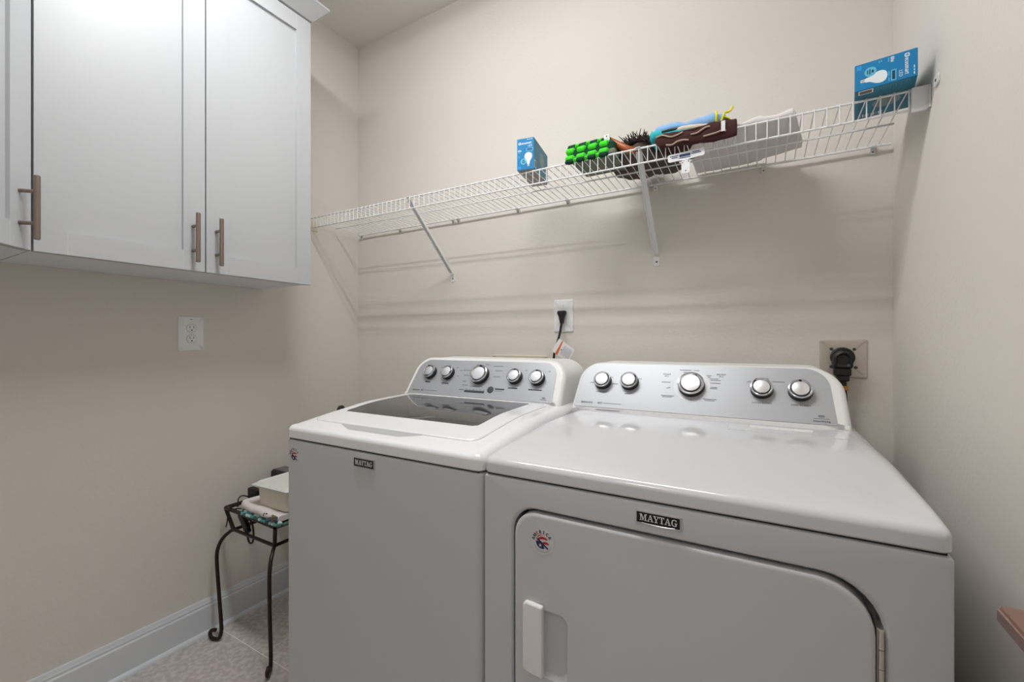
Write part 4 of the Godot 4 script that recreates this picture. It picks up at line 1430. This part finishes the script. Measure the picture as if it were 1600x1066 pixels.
func outlets():
	# duplex on the left wall
	var a = thing("duplex_outlet", "white duplex outlet on the left wall below the cabinet", "outlet", Vector3(0, 1.174, 0.7958))
	var ux = Vector3(0, 0, -1)
	var o = Vector3(0, 1.1740, 0.7958)
	var n = Vector3.RIGHT
	wall_plate(o, ux, 0.086, 0.131, a, M.outlet)
	for s in [1, -1]:
		var c = o + Vector3.UP * (0.0205 * s + 0.0005) + n * 0.0052
		var f = obj("receptacle", plate(rr(0.0335, 0.0290, 0.0125, 5), c, ux, Vector3.UP, 0.0022, 0.0006, 2), M.outlet, a)
		obj("receptacle_edge", plate(rr(0.0352, 0.0307, 0.0133, 5), c - n * 0.0002, ux, Vector3.UP, 0.0010, 0.0002, 1), M.ink_light, a)
		for k in [-1, 1]:
			obj("slot", block(c + ux * 0.0064 * k + Vector3.UP * 0.004 + n * 0.0021, Vector3(0.0006, 0.0085 if k < 0 else 0.007, 0.0022), 0.0001, 0.0002, 1), M.slot, f)
		obj("ground_hole", lathe([[0, 0], [0.0026, 0], [0.0026, 0.0005], [0, 0.0005]], c - Vector3.UP * 0.0075 + n * 0.0020, n, 12), M.slot, f)
	obj("screw", lathe([[0, 0], [0.003, 0], [0.0026, 0.001], [0, 0.0012]], o + n * 0.0056, n, 12), M.chrome, a)
	obj("maker_mark", block(o + Vector3.UP * 0.054 + ux * -0.001 + n * 0.0058, Vector3(0.0004, 0.002, 0.008), 0.0001, 0.0001, 1), M.ink_light, a)

	# single outlet on the back wall with the washer's plug
	var b = thing("washer_outlet", "white outlet plate on the back wall behind the washer's plug", "outlet", Vector3(1.2025, 1.247, 0))
	var bo = Vector3(1.2025, 1.2470, 0)
	wall_plate(bo, Vector3.RIGHT, 0.0835, 0.131, b, M.outlet)
	obj("receptacle", plate(rr(0.034, 0.064, 0.004, 3), bo + Vector3(0, 0, 0.0050), Vector3.RIGHT, Vector3.UP, 0.0016, 0.0004, 1), M.outlet, b)
	obj("screw", lathe([[0, 0], [0.0022, 0], [0.002, 0.001], [0, 0.0012]], bo + Vector3(0, 0.042, 0.0056), Vector3(0, 0, 1), 12), M.chrome, b)

	var p = thing("washer_plug", "black power plug and cord hanging from the white outlet on the back wall", "plug", Vector3(1.205, 1.244, 0.02))
	var body = soup(35.0)
	var rings = []
	for k in [[0.0, 0.030, 0.018, 0.030], [0.003, 0.036, 0.024, 0.030], [0.010, 0.036, 0.026, 0.030], [0.024, 0.024, 0.024, 0.028], [0.042, 0.0155, 0.018, 0.026], [0.050, 0.0140, 0.014, 0.025], [0.051, 0.010, 0.010, 0.025]]:
		rings.append(put(rr(k[1], k[2], min(k[1], k[2]) * 0.35, 4), Vector3(1.2035 - k[0] * 0.04, 1.2660 - k[0], 0.004 + k[3] * 0.62), Vector3.RIGHT, Vector3(0, 0, -1)))
	body.loft(rings)
	obj("plug_body", body, M.rubber, p)
	var cp = [Vector3(1.2015, 1.2185, 0.022), Vector3(1.1990, 1.195, 0.024), Vector3(1.1955, 1.168, 0.030), Vector3(1.1890, 1.130, 0.040), Vector3(1.1815, 1.100, 0.045), Vector3(1.1780, 1.070, 0.045), Vector3(1.1760, 1.030, 0.042), Vector3(1.175, 0.98, 0.05)]
	obj("cord", tube(smooth_path(cp, 6), 0.0047, 10), M.cord, p)
	var tg = thing("cord_tag", "white warning tag with an orange stripe on the washer's cord", "tag", Vector3(1.215, 1.11, 0.06))
	var u = Vector3(0.0660, -0.0420, 0.006).normalized()
	var v = Vector3(0.0420, 0.0660, 0.0).normalized()
	var tc = Vector3(1.2235, 1.1085, 0.056)
	obj("paper", plate(rr(0.082, 0.058, 0.001, 1), tc, u, v, 0.0006, 0.0001, 1), M.white_tag, tg)
	var tn = u.cross(v).normalized() * 0.0006
	obj("orange_stripe", plate([Vector2(-0.0175, -0.029), Vector2(-0.0055, -0.029), Vector2(-0.0135, 0.029), Vector2(-0.0185, 0.029)], tc + tn - u * 0.006, u, v, 0.0003, 0.0001, 1), M.orange, tg)
	obj("warning_mark", lathe([[0, 0], [0.0026, 0], [0.0026, 0.0003], [0, 0.0003]], tc + tn - u * 0.0085 - v * 0.002, tn, 12), M.ink, tg)
	for k in 9:
		var w = 0.036 + 0.009 * sin(k * 2.3)
		obj("print_line", plate(rr(0.0014, w, 0.0002, 1), tc + tn + u * (-0.004 + k * 0.0048), u, v, 0.0003, 0.0001, 1), M.ink_light, tg)

	# the dryer's steel plate, plug and cord
	var d = thing("dryer_outlet", "square stainless steel outlet plate on the back wall right of the dryer", "outlet", Vector3(2.1055, 1.0920, 0))
	var dd = Vector3(2.1055, 1.0920, 0)
	var pl = wall_plate(dd, Vector3.RIGHT, 0.115, 0.114, d, M.steel)
	for q in [[-0.0285, 0.0290], [0.0265, 0.0285], [-0.0290, -0.0240], [0.0300, -0.0255]]:
		obj("screw", lathe([[0, 0], [0.0048, 0], [0.0042, 0.0016], [0, 0.0022]], dd + Vector3(q[0], q[1], 0.0056), Vector3(0, 0, 1), 14), M.screw, pl)
	var g = thing("dryer_plug", "large black round dryer plug and cord in the steel outlet plate", "plug", Vector3(2.1, 1.10, 0.03))
	obj("plug_base", lathe([[0, 0.0], [0.029, 0.0], [0.0300, 0.004], [0.0295, 0.016], [0.027, 0.022], [0, 0.022]], Vector3(2.1030, 1.0965, 0.0060), Vector3(0, 0, 1), 36), M.rubber, g)
	var cap = soup(35.0)
	var crs = []
	for k in [[0.020, 1.0], [0.036, 0.98], [0.044, 0.90], [0.0475, 0.72], [0.046, 0.60], [0.043, 0.50]]:
		crs.append(put(rr(0.050 * k[1], 0.056 * k[1], [0.010 * k[1], 0.025 * k[1], 0.025 * k[1], 0.010 * k[1]], 8), Vector3(2.1010, 1.0900, k[0]), Vector3.RIGHT, Vector3.UP))
	cap.loft(crs)
	obj("plug_cap", cap, M.rubber, g)
	obj("strain_collar", block(Vector3(2.1000, 1.0540, 0.032), Vector3(0.042, 0.022, 0.026), 0.003, 0.005, 3), M.rubber, g)
	obj("strain_collar", block(Vector3(2.1010, 1.0370, 0.031), Vector3(0.031, 0.020, 0.022), 0.002, 0.004, 3), M.rubber, g)
	obj("cord", tube(smooth_path([Vector3(2.1015, 1.032, 0.030), Vector3(2.1020, 1.00, 0.029), Vector3(2.1040, 0.96, 0.029), Vector3(2.105, 0.90, 0.03), Vector3(2.09, 0.6, 0.06), Vector3(2.05, 0.4, 0.10)], 5), 0.0095, 10), M.cord, g)
	obj("clamp", block(Vector3(2.1025, 1.0070, 0.030), Vector3(0.023, 0.0125, 0.022), 0.0015, 0.003, 2), M.copper, g, false, "copper coloured cord clamp")
	obj("clamp_screw", block(Vector3(2.1005, 1.0075, 0.0412), Vector3(0.006, 0.006, 0.001), 0.0002, 0.0004, 1), M.slot, g)

	# rim of the recessed supply box behind the washer and the hose beside it
	var sb = thing("supply_box", "white rim of the water supply box just above the washer's console", "supply box", Vector3(1.0, 0.98, 0))
	var outl = rr(0.265, 0.20, 0.006, 3)
	var bx = soup(25.0)
	var bc = Vector3(0.998, 0.9845, 0)
	bx.loft([put(outl, bc + Vector3(0, 0, 0.0003), Vector3.RIGHT, Vector3.UP), put(outl, bc + Vector3(0, 0, 0.006), Vector3.RIGHT, Vector3.UP), put(inset(outl, 0.002), bc + Vector3(0, 0, 0.0075), Vector3.RIGHT, Vector3.UP), put(inset(outl, 0.02), bc + Vector3(0, 0, 0.0075), Vector3.RIGHT, Vector3.UP), put(inset(outl, 0.022), bc + Vector3(0, 0, 0.001), Vector3.RIGHT, Vector3.UP)])
	obj("rim", bx, M.cap, sb)
	var hs = thing("drain_hose", "small black hose end showing above the washer's left edge", "hose", Vector3(0.65, 0.9, 0.6))
	obj("hose", tube(smooth_path([Vector3(0.655, 0.70, 0.56), Vector3(0.655, 0.86, 0.595), Vector3(0.655, 0.914, 0.624), Vector3(0.655, 0.9215, 0.634), Vector3(0.655, 0.914, 0.644), Vector3(0.655, 0.86, 0.66)], 6), 0.0055, 10), M.rubber, hs)
	# the hose hangs from a hook on the washer's side
	obj("hook", block(Vector3(0.6640, 0.80, 0.580), Vector3(0.0165, 0.02, 0.02), 0.002, 0.003, 2), M.rubber, hs)


# ============================================================ plant stand and what lies on it
func plant_stand():
	var t = thing("plant_stand", "dark bronze wrought-iron plant stand between left wall and washer", "stand", Vector3(0.25, 0, 0.56))
	var yt = 0.487
	var yj = 0.412
	var top = [Vector3(0.058, yt, 0.700), Vector3(0.405, yt, 0.712), Vector3(0.405, yt, 0.405), Vector3(0.058, yt, 0.405)]
	var joint = [Vector3(0.1135, yj, 0.700), Vector3(0.3825, yj, 0.700), Vector3(0.3825, yj, 0.425), Vector3(0.1135, yj, 0.425)]
	# legs: bowed out at the shoulder, down to a curled foot
	var kneex = [-0.062, 0.058, 0.058, -0.062]
	for i in 4:
		var sx = 1.0 if i in [1, 2] else -1.0
		var sz = 1.0 if i < 2 else -1.0
		var j = joint[i]
		var path: Array
		if i == 0:
			path = [j, Vector3(0.098, 0.402, 0.708), Vector3(0.078, 0.378, 0.722), Vector3(0.068, 0.345, 0.733), Vector3(0.0675, 0.30, 0.738), Vector3(0.083, 0.18, 0.738), Vector3(0.099, 0.07, 0.738), Vector3(0.104, 0.035, 0.740), Vector3(0.100, 0.014, 0.745), Vector3(0.085, 0.0075, 0.752), Vector3(0.066, 0.011, 0.757), Vector3(0.058, 0.024, 0.757), Vector3(0.064, 0.035, 0.754), Vector3(0.080, 0.038, 0.748)]
		else:
			var w = Vector3(sx, 0, sz)
			path = [j, j + w * 0.018 + Vector3.DOWN * 0.010, j + w * 0.038 + Vector3.DOWN * 0.034, j + w * 0.047 + Vector3.DOWN * 0.070, j + w * 0.048 + Vector3.DOWN * 0.12, j + w * 0.043 + Vector3.DOWN * 0.24, j + w * 0.036 + Vector3.DOWN * 0.35, j + w * 0.037 + Vector3.DOWN * 0.385, j + w * 0.044 + Vector3.DOWN * 0.401, j + w * 0.056 + Vector3.DOWN * 0.404, j + w * 0.066 + Vector3.DOWN * 0.396, j + w * 0.066 + Vector3.DOWN * 0.384, j + w * 0.056 + Vector3.DOWN * 0.378]
		obj("leg", tube(smooth_path(path, 5), 0.0068, 10), M.iron, t)
		obj("upright", tube([top[i] + Vector3.DOWN * 0.004, j], 0.0072, 8), M.iron, t)
		obj("top_rail", tube([top[i], top[(i + 1) % 4]], 0.0078, 10), M.iron, t)
		obj("lower_rail", tube([joint[i], joint[(i + 1) % 4]], 0.0062, 10), M.iron, t)
	obj("shelf_rod", tube([top[0].lerp(top[1], 0.35), top[3].lerp(top[2], 0.35)], 0.005, 8), M.iron, t)
	obj("shelf_rod", tube([top[0].lerp(top[1], 0.7), top[3].lerp(top[2], 0.7)], 0.005, 8), M.iron, t)
	var y = yt + 0.008

	# crocheted potholder: rows of knots in three tones on a thin base
	var ph = thing("crocheted_mat", "teal and pale green crocheted mat under the white towel on the stand", "mat", Vector3(0.33, y, 0.6))
	obj("base", block(Vector3(0.322, y + 0.004, 0.605), Vector3(0.236, 0.008, 0.21), 0.003, 0.015, 4), M.crochet_dark, ph)
	var tones = [M.crochet_teal, M.crochet_pale, M.crochet_dark]
	for i in 15:
		for k in [0, 1]:
			var xx = 0.205 + i * 0.0160
			var m = tones[(i * 2 + k * 2 + (i / 3)) % 3]
			obj("knot", tube([Vector3(xx - 0.004, y + 0.003 + k * 0.009, 0.712 - k * 0.004), Vector3(xx + 0.002, y + 0.005 + k * 0.009, 0.718 - k * 0.004), Vector3(xx + 0.009, y + 0.004 + k * 0.009, 0.711 - k * 0.004)], [0.0035, 0.0068, 0.0035], 8), m, ph)
	# folded white towel with a printed corner
	var tw = thing("white_towel", "folded white towel with a blue and green printed corner on the stand", "towel", Vector3(0.33, y + 0.018, 0.6))
	obj("fabric", cloth([[0.170, 0.50, 0.680, y + 0.018, y + 0.036], [0.182, 0.48, 0.708, y + 0.014, y + 0.044], [0.25, 0.47, 0.720, y + 0.015, y + 0.043], [0.33, 0.47, 0.722, y + 0.016, y + 0.041], [0.38, 0.47, 0.722, y + 0.016, y + 0.038], [0.43, 0.48, 0.716, y + 0.016, y + 0.036]], 1.0, 0.004, 61), M.towel, tw)
	for k in [[0.385, 0.0225, 0.7235, 0.020, 0.016, M.pattern_blue], [0.404, 0.0240, 0.7225, 0.020, 0.014, M.pattern_brown], [0.405, 0.0330, 0.7195, 0.024, 0.007, M.pattern_green], [0.352, 0.0300, 0.7230, 0.006, 0.012, M.pattern_blue], [0.365, 0.0350, 0.7215, 0.010, 0.004, M.pattern_brown], [0.420, 0.0280, 0.7195, 0.012, 0.014, M.pattern_blue]]:
		obj("printed_patch", plate(rr(k[3], k[4], k[4] * 0.4, 3), Vector3(k[0], y + k[1], k[2] - 0.0035), Vector3.RIGHT, Vector3(0, 1, -0.35).normalized(), 0.0030, 0.001, 1), k[5], tw)
	# plastic tub with lid
	var tb = thing("plastic_tub", "cream plastic food tub with a white lid on the folded towel", "tub", Vector3(0.35, y + 0.037, 0.6))
	var turn = Basis(Vector3.UP, 0.05)
	var bc = Vector3(0.346, 0.0, 0.612)
	var ring = func(w, d, r, yy):
		var out = []
		for p in rr(w, d, r, 5):
			out.append(bc + turn * Vector3(p.x, 0, -p.y) + Vector3.UP * yy)
		return out
	var y2 = y + 0.0385
	var tubb = soup()
	tubb.loft([ring.call(0.164, 0.146, 0.018, y2), ring.call(0.170, 0.152, 0.020, y2 + 0.003), ring.call(0.180, 0.162, 0.022, y2 + 0.080)])
	obj("tub_body", tubb, M.tub_white, tb)
	var lid = soup(30.0)
	lid.loft([ring.call(0.190, 0.172, 0.022, y2 + 0.074), ring.call(0.204, 0.186, 0.008, y2 + 0.078), ring.call(0.204, 0.186, 0.008, y2 + 0.080), ring.call(0.188, 0.170, 0.022, y2 + 0.086), ring.call(0.180, 0.162, 0.020, y2 + 0.089), ring.call(0.170, 0.152, 0.018, y2 + 0.089), ring.call(0.165, 0.147, 0.018, y2 + 0.086)])
	obj("tub_lid", lid, M.lid_clear, tb, false, "white snap lid")
	# black radio-like case at the back
	var rc = thing("black_case", "black case with a dark grey top behind the plastic tub", "case", Vector3(0.27, y, 0.45))
	obj("case_body", block(Vector3(0.092, y + 0.0425, 0.462), Vector3(0.150, 0.085, 0.075), 0.008, 0.014, 4), M.rubber, rc)
	obj("case_top", block(Vector3(0.092, y + 0.0855, 0.462), Vector3(0.118, 0.003, 0.052), 0.001, 0.01, 3), mat([98, 98, 100], 0.4), rc)
	# phone charger block and its cables
	var ch = thing("black_charger", "black charger block standing on the stand left of the tub", "charger", Vector3(0.2, y, 0.6))
	obj("charger_body", block(Vector3(0.083, y + 0.0225, 0.602), Vector3(0.062, 0.045, 0.026), 0.004, 0.005, 3), M.rubber, ch)
	obj("cable", tube(smooth_path([Vector3(0.070, y + 0.010, 0.616), Vector3(0.070, y + 0.024, 0.645), Vector3(0.085, y + 0.018, 0.668), Vector3(0.118, y + 0.004, 0.685), Vector3(0.105, y + 0.011, 0.700), Vector3(0.100, y - 0.02, 0.712), Vector3(0.092, y - 0.055, 0.713), Vector3(0.082, y - 0.075, 0.712)], 6), 0.0024, 8), M.cord, ch)
	var ad = thing("black_adapter", "small black adapter hanging by its cable loop under the stand's top", "adapter", Vector3(0.2, y - 0.04, 0.68))
	var xf = Transform3D(Basis(Vector3(0, 0, 1), -0.85), Vector3(0.168, 0.452, 0.690))
	obj("adapter_body", soup().add(block(Vector3.ZERO, Vector3(0.070, 0.026, 0.018), 0.003, 0.004, 3), xf), mat([34, 28, 28], 0.45), ad)
	obj("plug_end", soup().add(block(Vector3(0.041, 0, 0), Vector3(0.016, 0.020, 0.015), 0.002, 0.003, 2), xf), M.rubber, ad)
	obj("cable", tube(smooth_path([Vector3(0.188, 0.430, 0.690), Vector3(0.200, 0.398, 0.694), Vector3(0.222, 0.384, 0.698), Vector3(0.244, 0.394, 0.700), Vector3(0.250, 0.425, 0.700), Vector3(0.238, 0.458, 0.698), Vector3(0.212, 0.470, 0.694), Vector3(0.196, 0.462, 0.690)], 6), 0.0034, 8), M.cord, ad)
	obj("cable", tube(smooth_path([Vector3(0.140, 0.468, 0.688), Vector3(0.128, 0.474, 0.694), Vector3(0.118, 0.484, 0.702), Vector3(0.130, 0.496, 0.700), Vector3(0.150, 0.4975, 0.690)], 6), 0.0024, 8), M.cord, ad)


# ============================================================ door, lever, fixture
func door_and_lever():
	var d = slab(2.120, 2.155, 0.012, 2.04, 1.065, 1.875)
	struct("door_1", d, M.door, "white open door leaf against the right wall, outside the photo's right edge", "door")
	var t = thing("door_lever", "brown bronze door lever at the right edge of the photo", "door lever", Vector3(2.12, 0.92, 1.2))
	obj("rosette", lathe([[0, 0], [0.031, 0], [0.031, 0.005], [0.027, 0.009], [0.014, 0.011], [0, 0.011]], Vector3(2.120, 0.923, 1.215), Vector3.LEFT, 32), M.bronze, t)
	obj("neck", tube([Vector3(2.111, 0.923, 1.215), Vector3(2.066, 0.923, 1.215)], 0.0105, 16), M.bronze, t)
	var s = soup(32.0)
	var rings = []
	for k in [[1.1145, 0.011, 0.7], [1.117, 0.0125, 0.85], [1.122, 0.0130, 1.0], [1.15, 0.0135, 1.0], [1.19, 0.0155, 1.0], [1.225, 0.019, 1.0], [1.229, 0.016, 0.8]]:
		rings.append(put(rr(0.034 * k[2], k[1], 0.0035, 4), Vector3(2.0765, 0.9230, k[0]), Vector3.RIGHT, Vector3.UP))
	s.loft(rings)
	obj("lever_arm", s, M.bronze, t)


func ceiling_fixture():
	var t = thing("ceiling_light", "long two-tube ceiling light above the middle of the room, outside the photo", "ceiling light", Vector3(1.11, RH, 0.955))
	var s = soup(20.0)
	var prof = [Vector2(-0.085, 0), Vector2(-0.085, -0.012), Vector2(-0.045, -0.045), Vector2(0.045, -0.045), Vector2(0.085, -0.012), Vector2(0.085, 0)]
	s.loft([put(prof, Vector3(0.50, RH, 0.955), Vector3(0, 0, 1), Vector3.UP), put(prof, Vector3(1.72, RH, 0.955), Vector3(0, 0, 1), Vector3.UP)])
	obj("housing", s, M.trim, t)
	var glow = StandardMaterial3D.new()
	glow.albedo_color = Color(0.95, 0.95, 0.95)
	glow.emission_enabled = true
	glow.emission = Color(1.0, 1.0, 1.0)
	glow.emission_energy_multiplier = 4.0
	for z in [0.905, 1.005]:
		obj("tube_lamp", tube([Vector3(0.53, 2.632, z), Vector3(1.69, 2.632, z)], 0.012, 16), glow, t)
		for x in [0.522, 1.698]:
			obj("lamp_holder", block(Vector3(x, 2.650, z), Vector3(0.014, 0.070, 0.03), 0.003), M.trim, t)
